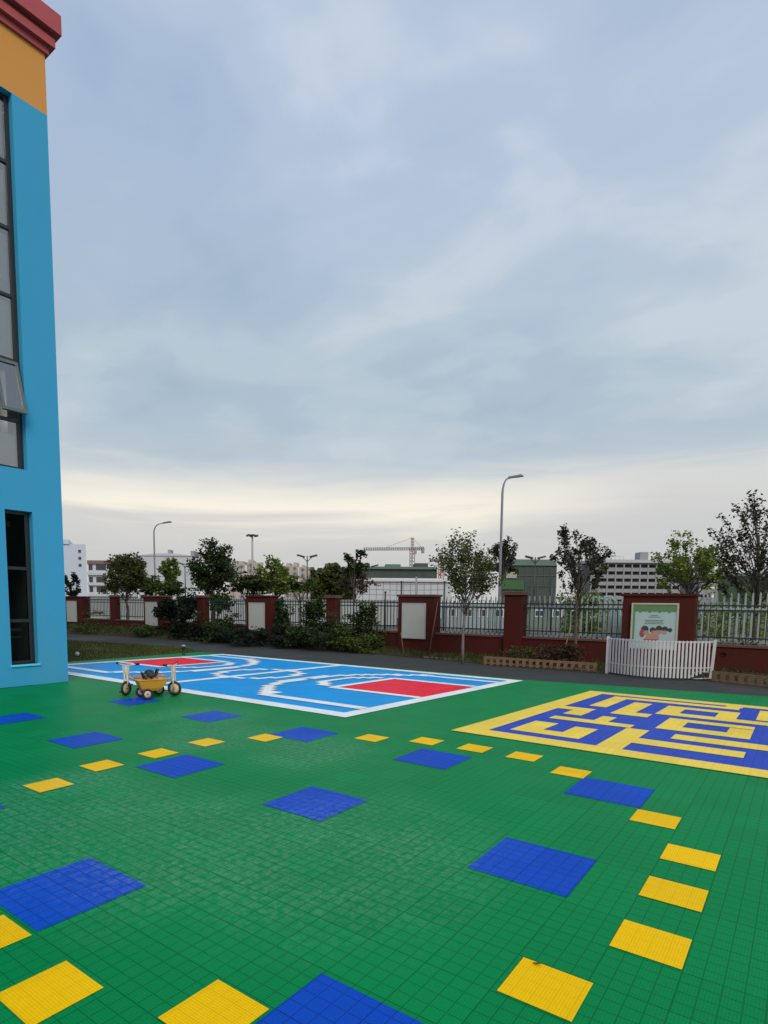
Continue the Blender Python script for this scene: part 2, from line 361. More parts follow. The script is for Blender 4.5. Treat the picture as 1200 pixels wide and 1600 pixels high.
# maze: (i,j) tile coordinates -> skewed rectangle measured on site
def mz(i, j):
    X = -2.15*1.6 + i*.194*1.6; Y = 4.13*1.6 + j*.194*1.6
    return (X + (.026*j*max(0, 1-i/10))*.194*1.6/.31*.98, Y)
def mrects(name, lst, m, z_, label):
    mb = MB()
    for (i0, j0, i1, j1) in lst: mb.sheet([mz(i0, j0), mz(i1, j0), mz(i1, j1), mz(i0, j1)], z_)
    return struct(mb.build(name, m), label)
mrects('maze_base_marking', [(-.1, -.1, 15, 15)], maze_b, .004, 'blue base of the yellow and blue floor maze')
mrects('maze_wall_marking', [(-.15, -.15, 15, .85), (-.15, .85, .95, 14.85), (.95, 14.0, 15, 14.85),                 # frame
       (.95, 7.75, 2.6, 8.6), (1.75, 6.45, 2.65, 7.75), (1.9, 9.5, 2.8, 12.9), (.95, 9.3, 1.35, 9.3),
       (1.9, 12.9, 8.6, 13.6), (7.9, 13.6, 8.7, 14.0), (3.5, 8.9, 4.45, 12.1), (3.5, 7.95, 5.25, 8.9),
       (1.7, 4.95, 5.3, 5.7), (3.5, 5.7, 4.15, 7.0), (1.55, 1.5, 4.35, 2.35), (1.55, 2.35, 2.6, 3.95), (3.4, 2.35, 4.35, 3.8),
       (5.2, .85, 6.1, 4.9), (6.1, 2.15, 9.7, 3.15), (7.1, 3.85, 13, 4.85),
       (6.15, 5.6, 9.65, 6.5), (6.15, 6.5, 7.05, 7.8), (8.75, 6.5, 9.65, 7.7), (6.15, 7.8, 9.65, 8.5),
       (5.3, 9.2, 13, 10.05), (5.3, 10.05, 6.25, 11.4), (7.85, 10.05, 8.75, 11.4), (5.3, 11.4, 8.75, 12.1), (9.55, 10.4, 13.5, 13.4)],
       maze_y, .008, 'yellow wall lines of the floor maze')

# basketball court: bilinear frame between its four measured corners
CB = [(-14.75, 6.35), (-5.04, 6.38), (-4.62, 11.80), (-14.03, 11.80)]
W0, D0 = 9.6, 5.42
def ct(a, b):
    s_, t_ = a/W0, b/D0
    p = [(1-s_)*(1-t_), s_*(1-t_), s_*t_, (1-s_)*t_]
    return (sum(w*c[0] for w, c in zip(p, CB)), sum(w*c[1] for w, c in zip(p, CB)))
def cpoly(mb, pts, z_): mb.sheet([ct(*q) for q in pts], z_)
def cr(mb, a0, b0, a1, b1, z_=.008): cpoly(mb, [(a0, b0), (a1, b0), (a1, b1), (a0, b1)], z_)
mb = MB(); cr(mb, 0, 0, W0, D0, .004); struct(mb.build('court_base_marking', court_t), 'bright blue small basketball court')
wl = MB(); lw = .2
cr(wl, 0, 0, W0, .27); cr(wl, 0, D0-.22, W0, D0); cr(wl, 0, .27, .25, D0-.22); cr(wl, W0-.25, .27, W0, D0-.22)
def strip(pts, w, z_=.012):
    V_ = [Vector(p) for p in pts]; n_ = len(V_); closed = (V_[0]-V_[-1]).length < 1e-4
    Lf, Rt = [], []
    for i, p in enumerate(V_):
        a = V_[i-1] if i else (V_[-2] if closed else None); b = V_[i+1] if i < n_-1 else (V_[1] if closed else None)
        d1 = (p-a).normalized() if a is not None else None; d2 = (b-p).normalized() if b is not None else None
        d = ((d1 or d2)+(d2 or d1)).normalized(); nn = Vector((-d.y, d.x)); k = 1/max(.5, nn.dot(Vector((-(d1 or d2).y, (d1 or d2).x))))
        Lf.append(p+nn*w/2*k); Rt.append(p-nn*w/2*k)
    for i in range(n_-1): cpoly(wl, [Rt[i], Rt[i+1], Lf[i+1], Lf[i]], z_)
mid = W0/2
strip([(mid, .27), (mid, D0-.22)], .2, .0105)
CELL = .155
def stepped(pts, w, z_):
    A = np.array(pts, float); seg = list(zip(A[:-1], A[1:]))
    x0, y0 = A.min(0)-.3; x1, y1 = A.max(0)+.3
    for i in range(int(x0/CELL), int(x1/CELL)+1):
        for j in range(int(y0/CELL), int(y1/CELL)+1):
            c = np.array([(i+.5)*CELL, (j+.5)*CELL])
            if c[1] < .3 or c[1] > D0-.25 or c[0] < .3 or c[0] > W0-.3: continue
            dm = min(np.linalg.norm(c-(p+(q-p)*max(0, min(1, np.dot(c-p, q-p)/np.dot(q-p, q-p))))) for p, q in seg if np.linalg.norm(q-p) > 1e-6)
            if dm < w/2: cr(wl, i*CELL, j*CELL, (i+1)*CELL, (j+1)*CELL, z_)
def arcp(cx_, cy_, rx, ry, a0, a1, n=14): return [(cx_+rx*math.cos(a0+(a1-a0)*i/n), cy_+ry*math.sin(a0+(a1-a0)*i/n)) for i in range(n+1)]
stepped(arcp(mid, D0/2, .85, .85, 0, 2*PI, 24), .19, .0125)
# three-point lines: straight along the side, then a big arc
for sgn in (1, -1):
    X = (lambda v: v) if sgn == 1 else (lambda v: W0-v)
    strip([(X(.25), .72), (X(2.3), .72)], .2); strip([(X(.25), D0-.62), (X(2.0), D0-.62)], .17)
    pts = [(2.3, .72)] + [(p[0], p[1]) for p in arcp(2.1, D0/2, 1.35, 1.85, R(-75), R(75), 12)] + [(2.0, D0-.62)]
    stepped([(X(p[0]), p[1]) for p in pts], .24, .0135)
    strip([(X(.25), 2.12), (X(2.2), 2.12)], .16); strip([(X(.25), 3.95), (X(2.2), 3.95)], .16); strip([(X(2.15), 2.12), (X(2.15), 3.95)], .16, .0145)
    stepped([(X(p[0]), p[1]) for p in arcp(2.2, 3.03, .72, .8, R(-78), R(78), 10)], .18, .0155)
struct(wl.build('court_line_marking', white_t), 'white lines of the blue basketball court')
for sgn, lab in ((1, 'red key area at the far left end of the blue court'), (-1, 'red key area at the right end of the blue court')):
    X = (lambda v: v) if sgn == 1 else (lambda v: W0-v)
    mb = MB(); a0, a1 = sorted((X(.25), X(2.07))); cr(mb, a0, 2.2, a1, 3.87, .008); struct(mb.build('key_area_marking', red_t), lab)

# ------------------------------------------------------------------ blue building on the left
BX = -11.55; BY = 5.86
bld = empty('kindergarten_building', (BX, BY, 0)); tag(bld, 'tall sky blue building corner with orange band and red cornice at left edge', 'building')
# facade in local coords: x=0 plane, y negative to the left, z up; openings (y0,y1,z0,z1)
def facade(openings, y0, y1, z0, z1, depth):
    mb = MB()
    ys = sorted({y0, y1, *[o[0] for o in openings], *[o[1] for o in openings]}); zs = sorted({z0, z1, *[o[2] for o in openings], *[o[3] for o in openings]})
    for a, b in zip(ys[:-1], ys[1:]):
        for c, d in zip(zs[:-1], zs[1:]):
            if any(o[0] <= (a+b)/2 <= o[1] and o[2] <= (c+d)/2 <= o[3] for o in openings): continue
            mb.add([(0, a, c), (0, b, c), (0, b, d), (0, a, d)], [(0, 1, 2, 3)])
    for (a, b, c, d) in openings:
        mb.add([(0, a, c), (-depth, a, c), (-depth, a, d), (0, a, d)], [(0, 1, 2, 3)])
        mb.add([(0, b, c), (0, b, d), (-depth, b, d), (-depth, b, c)], [(0, 1, 2, 3)])
        mb.add([(0, a, c), (0, b, c), (-depth, b, c), (-depth, a, c)], [(0, 1, 2, 3)])
        mb.add([(0, a, d), (-depth, a, d), (-depth, b, d), (0, b, d)], [(0, 1, 2, 3)])
    return mb
TW = (-2.4, -.60, 3.93, 10.26); LW = (-1.02, -.55, .40, 3.19)
ops = [TW, LW, (-6.6, -3.4, 3.93, 10.0), (-6.6, -3.4, .9, 3.0)]
fm = facade(ops, -20, 0, 0, 10.27, .22)
fm.add([(0, 0, 0), (-14, 0, 0), (-14, 0, 10.27), (0, 0, 10.27)], [(0, 1, 2, 3)])
fm.add([(0, -20, 0), (0, -20, 10.27), (-14, -20, 10.27), (-14, -20, 0)], [(0, 1, 2, 3)])
fm.build('wall', wallblue, bld)
MB().bx(-14, 0, -20, 0, 10.27, 11.28).build('upper_wall_band', orange, bld)['label'] = 'orange painted wall band under the cornice'
cn = MB()
for (pr, z0, z1) in ((.05, 11.28, 11.40), (.13, 11.40, 11.54), (.08, 11.54, 11.62), (.21, 11.62, 11.95)):
    cn.bx(-14-pr, pr, -20-pr, pr, z0, z1)
cn.build('cornice', cornred, bld)
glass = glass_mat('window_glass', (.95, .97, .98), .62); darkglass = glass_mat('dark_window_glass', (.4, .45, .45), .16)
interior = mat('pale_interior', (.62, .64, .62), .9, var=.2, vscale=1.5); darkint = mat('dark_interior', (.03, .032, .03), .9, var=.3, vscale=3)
curtain = mat('curtain_cloth', (.55, .55, .52), .9, var=.1, vscale=4)
fw = .055
def window(o, bars, mull, gm, sash=None):
    y0, y1, z0, z1 = o; xx = -.16
    w = MB()
    w.bx(xx-.03, xx+.03, y0, y0+fw, z0, z1).bx(xx-.03, xx+.03, y1-fw*1.5, y1, z0, z1).bx(xx-.03, xx+.03, y0+fw, y1-fw*1.5, z0, z0+fw).bx(xx-.03, xx+.03, y0+fw, y1-fw*1.5, z1-fw, z1)
    for b in bars: w.bx(xx-.032, xx+.032, y0+fw, y1-fw*1.5, b-fw/2, b+fw/2)
    for m_ in mull:
        zz_ = [z0+fw] + list(bars) + [z1-fw]
        w.bx(xx-.025, xx+.036, m_-fw/2, m_+fw/2, z0+fw, z1-fw)
    fr = w.build('window', frame_dk, bld)
    zs = [z0] + sorted(bars) + [z1]
    for a, b in zip(zs[:-1], zs[1:]):
        if sash and a <= sash <= b: continue
        MB().add([(xx, y0+.03, a+.03), (xx, y1-.05, a+.03), (xx, y1-.05, b-.03), (xx, y0+.03, b-.03)], [(0, 1, 2, 3)]).build('pane', gm, fr)
    return fr
tw = window(TW, [4.80, 5.84, 6.94, 8.08, 9.17], [-1.06], glass, 5.3)
# top-hung sash pushed open
for (ya, yb) in ((-1.06, -.66),):
    an = R(17); h_ = .98; M_ = Matrix.Translation((-.09, 0, 5.80)) @ Matrix.Rotation(-an, 4, 'Y')
    sm_ = MB()
    for (c, d) in (((0, (ya+yb)/2, -.03), (.045, yb-ya, .06)), ((0, (ya+yb)/2, -h_+.03), (.045, yb-ya, .06)), ((0, ya+.025, -h_/2), (.045, .05, h_-.12)), ((0, yb-.025, -h_/2), (.045, .05, h_-.12))):
        sm_.box(c, d, M=M_)
    s_ = sm_.build('open_sash', mat('grey_sash_frame', (.10, .12, .13), .4), bld); s_['label'] = 'top hung window sash pushed open outwards'
    v = [M_ @ Vector(p) for p in ((0, ya+.04, -h_+.05), (0, yb-.04, -h_+.05), (0, yb-.04, -.05), (0, ya+.04, -.05))]
    MB().add(v, [(0, 1, 2, 3)]).build('pane', glass, s_)
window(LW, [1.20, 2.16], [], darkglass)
MB().bx(-.15, .03, LW[0]-.02, LW[1]+.02, LW[2]-.035, LW[2]).build('window_sill', mat('sill_paint', alb(70, 160, 195, 1/.55), .7), bld)
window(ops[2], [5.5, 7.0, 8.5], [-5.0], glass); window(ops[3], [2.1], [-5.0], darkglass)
# rooms behind the glass
rm = MB(); rm.bx(-3.2, -3.1, -7, -.1, 3.6, 10.2).build('room_back_wall', interior, bld)
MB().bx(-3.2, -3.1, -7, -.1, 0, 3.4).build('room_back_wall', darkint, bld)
fl_ = MB()
for z_ in (3.45, 6.9): fl_.bx(-3.1, -.2, -7, -.1, z_, z_+.3)
fl_.build('floor_slab', interior, bld)
MB().bx(-3.1, -.25, -.12, -.02, 0, 10.2).build('room_side_wall', interior, bld)
for (zt, zb, yc) in ((10.1, 8.6, -1.0), (7.9, 7.2, -.95), (5.7, 4.2, -1.2)):
    cu = MB(); pts = [( -.34+.03*math.sin(k*1.9), yc-.42+k*.05) for k in range(18)]
    nn = len(pts)
    cu.add([(a[0], a[1], z_) for z_ in (zb, zt) for a in pts], [(k, k+1, nn+k+1, nn+k) for k in range(nn-1)], True); cu.build('curtain', curtain, bld)
blind = mat('roller_blind', (.85, .86, .86), .8, var=.05, vscale=2)
for (z0_, z1_) in ((9.3, 10.2), (8.15, 9.1), (6.98, 8.03), (5.9, 6.9), (4.0, 4.6)):
    MB().bx(-.222, -.214, -1.9, -.70, z0_, z1_-.04).build('blind', blind, bld)
MB().bx(-1.25, -1.2, -1.0, -.8, 2.25, 2.75).build('reflection_panel', boardm, bld)  # added pale panel standing in for a bright reflection in the glass
MB().bx(-.6, -.56, -.9, -.7, 2.95, 3.05).build('ceiling_lamp', boardm, bld)
ib = MB(); ib.box((-.5, -.78, 1.02), (.04, .32, .05)).box((-.5, -.78, .88), (.04, .32, .03)); ib.build('inner_handrail', galv, bld)

# ------------------------------------------------------------------ fence line
W0_, CC_, A0_, B0_ = 14.75, .267, 1031.0, -201.0
def fpt(t):
    w = W0_*(1+CC_*t); px = (A0_+B0_*t)/(1+CC_*t)
    return at(px, w)
P0, P4 = fpt(0), fpt(4)
FD = (P0-P4); FL = FD.length/4; FD.normalize()          # direction towards the right, distance per t
FANG = math.atan2(FD.y, FD.x)
FN = Vector((FD.y, -FD.x, 0))                             # towards the camera side
def fp(t, off=0): return P0 - FD*(FL*t) + FN*off
brick_n = {0: 'dark red pillar behind the white barrier, carrying the printed green poster',
           1: 'dark red pillar left of the bushy slender tree, carrying the largest blank board',
           2: 'dark red pillar wrapped by vines, carrying a grey blank board beside yellow green tree',
           3: 'dark red pillar beside the black ivy mass, carrying a small blank board',
           4: 'farthest wide dark red pillar with small blank board beside the blue building',
           -.5: 'x'}
bh = {0: 1.87, 1: 1.85, 2: 1.82, 3: 1.80, 4: 1.76}
bw = {0: 1.62, 1: 1.30, 2: 1.28, 3: 1.35, 4: 1.55}
TP = {0: 0, 1: 1, 2: 2, 3: 2.95, 4: 3.9}
for t in range(5):
    o = empty('brick_pillar', fp(TP[t]), FANG); tag(o, brick_n[t], 'pillar', 'wide red pillars of the perimeter fence')
    h, w = bh[t], bw[t]
    MB().bx(-w/2, w/2, -.22, .22, -.05, h-.07).build('shaft', brickred, o, .012)
    MB().bx(-w/2-.035, w/2+.035, -.255, .255, h-.07, h).build('cap', capmat if t % 2 else brickred, o, .01)
nlab = {.5: 'narrow dark red pillar with pale cap right of the tall single-arm lamp', 1.5: 'narrow dark red pillar rising from climbing plants left of the largest blank board',
        2.5: 'narrow dark red pillar in the shade of the dense round tree', 3.5: 'narrow dark red pillar in front of the white parked car', -.75: 'dark red pillar at the right edge behind the dark leaved tree'}
for t, lb in nlab.items():
    if t < 0: continue
    o = empty('brick_pillar', fp({.5: .54, 3.5: 3.42}.get(t, t)), FANG); pw_ = .52 if t < 1 else .42; pd_ = .44 if t < 1 else .30; tag(o, lb, 'pillar', 'narrow red pillars of the perimeter fence')
    h = 1.93 if t == .5 else 1.82
    MB().bx(-pw_/2, pw_/2, -pd_/2, pd_/2, -.05, h-.1).build('shaft', brickred, o, .012)
    MB().bx(-pw_/2-.045, pw_/2+.045, -pd_/2-.045, pd_/2+.045, h-.1, h-.04).bx(-pw_/2, pw_/2, -pd_/2, pd_/2, h-.04, h).build('cap', capmat, o, .008)
# low plinth walls between pillars, one per bay
stops = [(-1.9, 0)] + []
def bay(ta, tb, ha, hb, lab_w, lab_f, white=True, plinth=.68):
    """ta>tb : from left pillar face to right pillar face"""
    a = fp(ta); b = fp(tb); L_ = (b-a).length
    o = empty('low_wall', a, FANG); tag(o, lab_w, 'wall', 'low red walls under the fence')
    MB().bx(0, L_, -.13, .13, -.05, plinth-.05).build('wall_body', brickred, o)
    MB().bx(0, L_, -.16, .16, plinth-.05, plinth).build('coping', capmat, o)
    f_ = empty('fence_panel', a + Vector((0, 0, plinth)), FANG); tag(f_, lab_f, 'fence', 'dark steel fence panels')
    pk = MB(); n = int(L_/.125)
    for i in range(n+1):
        X_ = .04+i*(L_-.08)/n
        pk.bx(X_-.0095, X_+.0095, -.0095, .0095, .06, .97); pk.add([(X_-.0095, -.0095, .97), (X_+.0095, -.0095, .97), (X_+.0095, .0095, .97), (X_-.0095, .0095, .97), (X_, 0, 1.03)], [(0, 1, 4), (1, 2, 4), (2, 3, 4), (3, 0, 4)])
    pk.build('pickets', fence_dk, f_)
    for z_ in (.16, .80, .91):
        MB().bx(0, L_, -.02, .02, z_-.017, z_+.017).build('rail', fence_dk, f_)
TQ = {3: 2.95, 4: 3.9, .5: .54, 3.5: 3.42}
hw = lambda t: (bw[t]/2 if t == int(t) else (.26 if t < 1 else .21))/FL
names = [('between the black ivy and the farthest board pillar', 4, 3.5), ('left of the pillar next to the ivy', 3.5, 3), ('behind the black ivy mass', 3, 2.5), ('under the dense round tree', 2.5, 2),
         ('behind the climbing vines', 2, 1.5), ('left of the largest blank board', 1.5, 1), ('behind the bushy slender tree', 1, .5), ('behind the dark tree left of the poster', .5, 0)]
for (txt, ta, tb) in names:
    bay(TQ.get(ta, ta)-hw(ta), TQ.get(tb, tb)+hw(tb), 0, 0, 'low dark red wall '+txt, 'dark steel picket fence panel '+txt)
bay(-hw(0), -1.5, 0, 0, 'low dark red wall right of the poster pillar', 'dark steel picket fence panel right of the poster pillar')
bay(5.6, 3.9+hw(4), 0, 0, 'low dark red wall half hidden by the blue building corner', 'dark steel picket fence panel half hidden by the blue building corner')
# white picket fence one step behind
def white_fence(ta, tb, off, top0, top1, lab, plinth=.62):
    a = fp(ta, -off); b = fp(tb, -off); L_ = (b-a).length
    o = empty('white_picket_fence', a, FANG); tag(o, lab, 'fence')
    n = int(L_/.15); mb = MB()
    for i in range(n+1):
        X_ = .02+i*(L_-.04)/n; tz = top0+(top1-top0)*i/n
        mb.bx(X_-.021, X_+.021, -.012, .012, .05, tz-.06); mb.add([(X_-.021, -.012, tz-.06), (X_+.021, -.012, tz-.06), (X_+.021, .012, tz-.06), (X_-.021, .012, tz-.06), (X_, 0, tz)], [(0, 1, 4), (1, 2, 4), (2, 3, 4), (3, 0, 4)])
    mb.build('pickets', fence_w, o)
    for z_ in (.72, 1.5):
        MB().bx(0, L_, -.05, -.014, z_-.035, z_+.035).build('rail', fence_w, o)
white_fence(.93, .02, .9, 1.82, 1.86, 'white pointed picket fence behind the dark railing between the blank board and the poster')
white_fence(-.10, -1.5, .9, 1.90, 2.15, 'white pointed picket fence behind the railing at the right edge, tops rising to the right')

# boards on the pillars
def blank_board(t, w, z0, z1, dx, lab, tilt=0):
    p = fp(TP[t], .24); o = empty('notice_board', p + Vector((0, 0, z0)), FANG); tag(o, lab, 'board', 'blank boards on the red pillars')
    MB().bx(dx-w/2, dx+w/2, -.035, 0, 0, z1-z0).build('panel', boardm, o, .004)
    fr_ = MB(); e = .025
    fr_.bx(dx-w/2-e, dx-w/2, -.042, 0, -e, z1-z0+e).bx(dx+w/2, dx+w/2+e, -.042, 0, -e, z1-z0+e).bx(dx-w/2, dx+w/2, -.042, 0, z1-z0, z1-z0+e).bx(dx-w/2, dx+w/2, -.042, 0, -e, 0)
    fr_.build('frame', mat('pale_frame', (.42, .42, .38), .6), o)
    return o
blank_board(1, .80, .50, 1.56, -.04, 'largest blank cream board, on the pillar left of the bushy slender tree')
blank_board(2, .78, .52, 1.52, -.05, 'plain grey white board on the vine wrapped pillar')
blank_board(3, .80, .50, 1.50, -.05, 'plain white board on the pillar touching the black ivy')
blank_board(4, .86, .50, 1.50, -.10, 'smallest looking blank board, farthest left next to the blue building')
# printed poster
pw, pz0, pz1 = .98, .55, 1.60
po = empty('poster_board', fp(0, .24) + Vector((0, 0, pz0)), FANG); tag(po, 'green and pale blue printed poster with cartoon children in a cream frame', 'poster')
dx = -.06; ph = pz1-pz0
MB().bx(dx-pw/2, dx+pw/2, -.03, 0, 0, ph).build('panel', mat('poster_paper', (.42, .54, .53), .5, var=.1, vscale=5), po)
fr_ = MB(); e = .04
fr_.bx(dx-pw/2-e, dx-pw/2, -.045, 0, -e, ph+e).bx(dx+pw/2, dx+pw/2+e, -.045, 0, -e, ph+e).bx(dx-pw/2, dx+pw/2, -.045, 0, ph, ph+e).bx(dx-pw/2, dx+pw/2, -.045, 0, -e, 0)
fr_.build('frame', mat('cream_frame', (.50, .47, .36), .5), po)
def flat(mb, pts, yy): mb.add([(p[0], yy, p[1]) for p in pts], [tuple(range(len(pts)))])
def blob(cx_, cz_, rx, rz_, n=16, a0=0, a1=2*PI): return [(cx_+rx*math.cos(a0+(a1-a0)*k/n), cz_+rz_*math.sin(a0+(a1-a0)*k/n)) for k in range(n)]
m1 = MB(); flat(m1, [(dx-pw/2, ph-.13), (dx+pw/2, ph-.13), (dx+pw/2, ph), (dx-pw/2, ph)], -.032)
for k in range(9): flat(m1, blob(dx-pw/2+.06+k*.108, ph-.13, .06, .05+.02*(k % 2)), -.0325)
flat(m1, [(dx-pw/2, 0), (dx-pw/2+.05, 0), (dx-pw/2+.05, ph), (dx-pw/2, ph)], -.0328)
m1.build('leafy_border', mat('poster_green', (.12, .24, .10), .5), po)
m2 = MB()
for (cx_, cz_, r) in ((-.2, .42, .085), (-.02, .40, .07), (.12, .44, .075), (.25, .43, .07)): flat(m2, blob(dx+cx_, cz_+.03, r, r*.95), -.0335)
flat(m2, blob(dx+.36, .44, .05, .05), -.0335)
m2.build('printed_hair', mat('poster_dark', (.06, .05, .06), .5), po)
m3 = MB()
for (cx_, cz_, r) in ((-.17, .36, .065), (.0, .37, .055), (.12, .38, .06), (.24, .38, .055)): flat(m3, blob(dx+cx_, cz_, r, r*.85), -.0345)
flat(m3, [(dx-.2, .2), (dx+.14, .2), (dx+.1, .34), (dx-.12, .34)], -.0342)
m3.build('printed_faces', mat('poster_peach', (.50, .26, .19), .5), po)
m4 = MB(); flat(m4, blob(dx-.26, .34, .06, .10), -.0338); flat(m4, blob(dx-.06, .19, .16, .05), -.0339); m4.build('printed_clothes', mat('poster_red', (.35, .08, .07), .5), po)
m5 = MB()
for k, (zz_, ww) in enumerate(((.78, .16), (.74, .26), (.66, .42), (.62, .38), (.58, .44))): flat(m5, [(dx-ww/2, zz_), (dx+ww/2, zz_), (dx+ww/2, zz_+.016), (dx-ww/2, zz_+.016)], -.0336)
m5.build('printed_text_lines', mat('poster_grey', (.16, .2, .2), .5), po)

# ------------------------------------------------------------------ curved white slatted barrier
bl = ground(948, 1052); br = ground(1112, 1062)
dv = br-bl; gl_ = dv.length; ga = math.atan2(dv.y, dv.x)
gt = empty('slatted_barrier', bl, ga); tag(gt, 'white curved slatted barrier standing on the asphalt in front of the poster', 'barrier')
gh = .86; sag = .62
def gx(s_): return Vector((s_*gl_, -sag*math.sin(PI*min(1, max(0, s_)))**.8, 0))
NS = 29
for i in range(NS):
    s_ = .03+.93*i/(NS-1); p = gx(s_); q = gx(s_+.01)-p; a_ = math.atan2(q.y, q.x)
    zb = .045 if s_ < .80 else .045+(s_-.80)*.95
    MB().box((p.x, p.y, (gh-.02+zb)/2), (.043, .014, gh-.02-zb), a_).build('slat', whitepaint, gt)
rl = MB(); rl.tube([gx(k/30)+Vector((0, .018, gh-.05)) for k in range(31)], .014, 6).build('top_rail', whitepaint, gt)
MB().tube([gx(k/30)+Vector((0, .018, .26)) for k in range(31)], .012, 6).build('lower_rail', whitepaint, gt)
MB().bx(-.03, .03, -.03, .03, 0, gh).build('end_post', whitepaint, gt)
MB().box((gl_, 0, gh/2), (.06, .06, gh), 0, R(3)).build('end_post', whitepaint, gt)
MB().tube([(gl_-.02, -.03, .03), (gl_*.84, -.32, .03), (gl_*.80, -.1, .03), (gl_*.86, .0, .16), (gl_-.02, 0, .16)], .013, 6).build('foot_frame', whitepaint, gt)

# ------------------------------------------------------------------ low timber edging round the beds
def edging(pa, pb, n, lab, closed=False):
    a = ground(*pa); b = ground(*pb); d = b-a; L_ = d.length
    o = empty('bed_edging', a, math.atan2(d.y, d.x)); tag(o, lab, 'edging', 'low timber edging of the planting beds')
    h = .21
    MB().bx(0, L_, -.02, .02, h-.055, h).build('top_rail', tan, o)
    MB().bx(0, L_, -.02, .02, 0 if closed else .03, .05 if closed else .06).build('bottom_rail', tan, o)
    pk = MB()
    for i in range(n):
        X_ = .03+i*(L_-.06)/(n-1); w = .045 if not closed else .05
        pk.bx(X_-w, X_+w, -.03, -.021, .0, h+.012)
    pk.build('upright_boards', tan, o)
edging((757, 1038), (932, 1050), 17, 'low tan timber edging under the bushes left of the white barrier')
edging((1114, 1064), (1290, 1084), 12, 'low tan timber edging right of the white barrier', True)

# ------------------------------------------------------------------ vegetation
def leaves(P, size, flat_=.3, nrm=None):
    """P: (n,3) leaf centres -> bent two-triangle leaves"""
    n = len(P)
    a = RNG.uniform(0, 2*PI, n); t = np.arccos(RNG.uniform(-1, 1, n)*(1-flat_))
    d = np.stack([np.sin(t)*np.cos(a), np.sin(t)*np.sin(a), np.cos(t)], 1)
    r_ = RNG.normal(size=(n, 3)); s_ = np.cross(d, r_); s_ /= np.linalg.norm(s_, axis=1)[:, None]+1e-9
    L_ = size*RNG.uniform(.6, 1.35, n)[:, None]; w = L_*.32
    up = np.cross(s_, d)*L_*.12
    V = np.stack([P-d*L_*.5, P+s_*w+up, P+d*L_*.5, P-s_*w+up], 1).reshape(-1, 3)
    return V, np.arange(n*4).reshape(-1, 4)
def tree(px, depth, base_py, h, cx_off, cz, rx, rz_, nb, nl, leaf, lm, name, lab, trunk_r=.05, clear=None, spread=.16, base=None, lean=0, group=None, ry=None, cat='tree', bk=None, fill=.25, zbase=0):
    b = base if base is not None else at(px, depth)
    o = empty(name, (b.x, b.y, zbase)); tag(o, lab, cat, group)
    ry = ry or rx
    Rr = Vector((Rv.x, Rv.y, 0)).normalized(); Dp = Vector((-Rr.y, Rr.x, 0))
    cc = Rr*cx_off + Vector((0, 0, cz))
    clear = clear if clear is not None else max(.3, cz-rz_)
    tk = MB()
    tips = []; mids = []
    top = cc + Vector((0, 0, rz_*.2))
    n_ = 7; tp = []
    for i in range(n_):
        f_ = i/(n_-1)
        p = Vector((0, 0, 0)).lerp(top, f_); p.x = top.x*f_**1.6; p.y = top.y*f_**1.6
        p += Vector((random.gauss(0, 1), random.gauss(0, 1), 0))*trunk_r*.35*(i > 0)
        tp.append(p)
    tk.tube(tp, [trunk_r*(1.15-.85*i/(n_-1)) for i in range(n_)], 8)
    for k in range(nb):
        a = 2*PI*k/nb*2.4+random.uniform(-.5, .5); ph_ = random.uniform(-.75, 1.0)
        rr = random.uniform(.55, 1.0)
        e_ = cc + Rr*(rx*rr*math.cos(a)*math.sqrt(max(0, 1-ph_*ph_*.8))) + Dp*(ry*rr*math.sin(a)*math.sqrt(max(0, 1-ph_*ph_*.8))) + Vector((0, 0, rz_*ph_*rr))
        fz = min(.95, max(clear/top.z, (e_.z/top.z)*random.uniform(.5, .8)))
        idx = fz*(n_-1); i0 = int(idx); s_ = tp[i0].lerp(tp[min(i0+1, n_-1)], idx-i0)
        m_ = s_.lerp(e_, .5)+Vector((0, 0, -.06*(e_-s_).length))+Vector([random.gauss(0, .04)*rx for _ in range(3)])
        tk.tube([s_, m_, e_], [trunk_r*.42*(1-fz*.4), trunk_r*.24, trunk_r*.07], 5)
        tips.append(e_); mids.append((s_, m_, e_))
        for q in range(3):
            e2 = e_ + Vector([random.gauss(0, spread*rx*1.2) for _ in range(3)])
            tk.tube([m_.lerp(e_, random.uniform(.2, .7)), e2], [trunk_r*.12, trunk_r*.04], 4, cap=False); tips.append(e2)
    tk.build('trunk', bk or bark, o)
    T = np.array([tuple(t_) for t_ in tips]); 
    wts = RNG.uniform(.35, 1.5, len(T)); wts /= wts.sum()
    n1 = int(nl*(1-fill)); idx = RNG.choice(len(T), n1, p=wts)
    P = T[idx] + np.tanh(RNG.normal(size=(n1, 3))*.75)*1.25*spread*np.array([rx, rx, rz_*.8])
    n2 = nl-n1
    if n2:
        mi = RNG.integers(0, len(mids), n2); f_ = RNG.uniform(.35, 1, n2)[:, None]
        A_ = np.array([tuple(m[1]) for m in mids])[mi]; B_ = np.array([tuple(m[2]) for m in mids])[mi]
        P = np.vstack([P, A_*(1-f_)+B_*f_+np.tanh(RNG.normal(size=(n2, 3)))*spread*.6*rx])
    P = P[P[:, 2] > .05]
    V, Fq = leaves(P, leaf)
    npmesh('crown', V, Fq, lm, o)
    return o
LG = leaf_mat('leaf_mid_green', (.030, .055, .012), (.075, .125, .026), (.14, .18, .04))
LD = leaf_mat('leaf_dark_green', (.014, .028, .010), (.038, .068, .020), (.07, .10, .028))
LY = leaf_mat('leaf_yellow_green', (.075, .12, .022), (.15, .22, .04), (.24, .30, .07))
LB = leaf_mat('leaf_bronze', (.028, .028, .018), (.052, .060, .030), (.09, .075, .050))
LO = leaf_mat('leaf_olive', (.035, .050, .014), (.085, .10, .028), (.14, .14, .045))
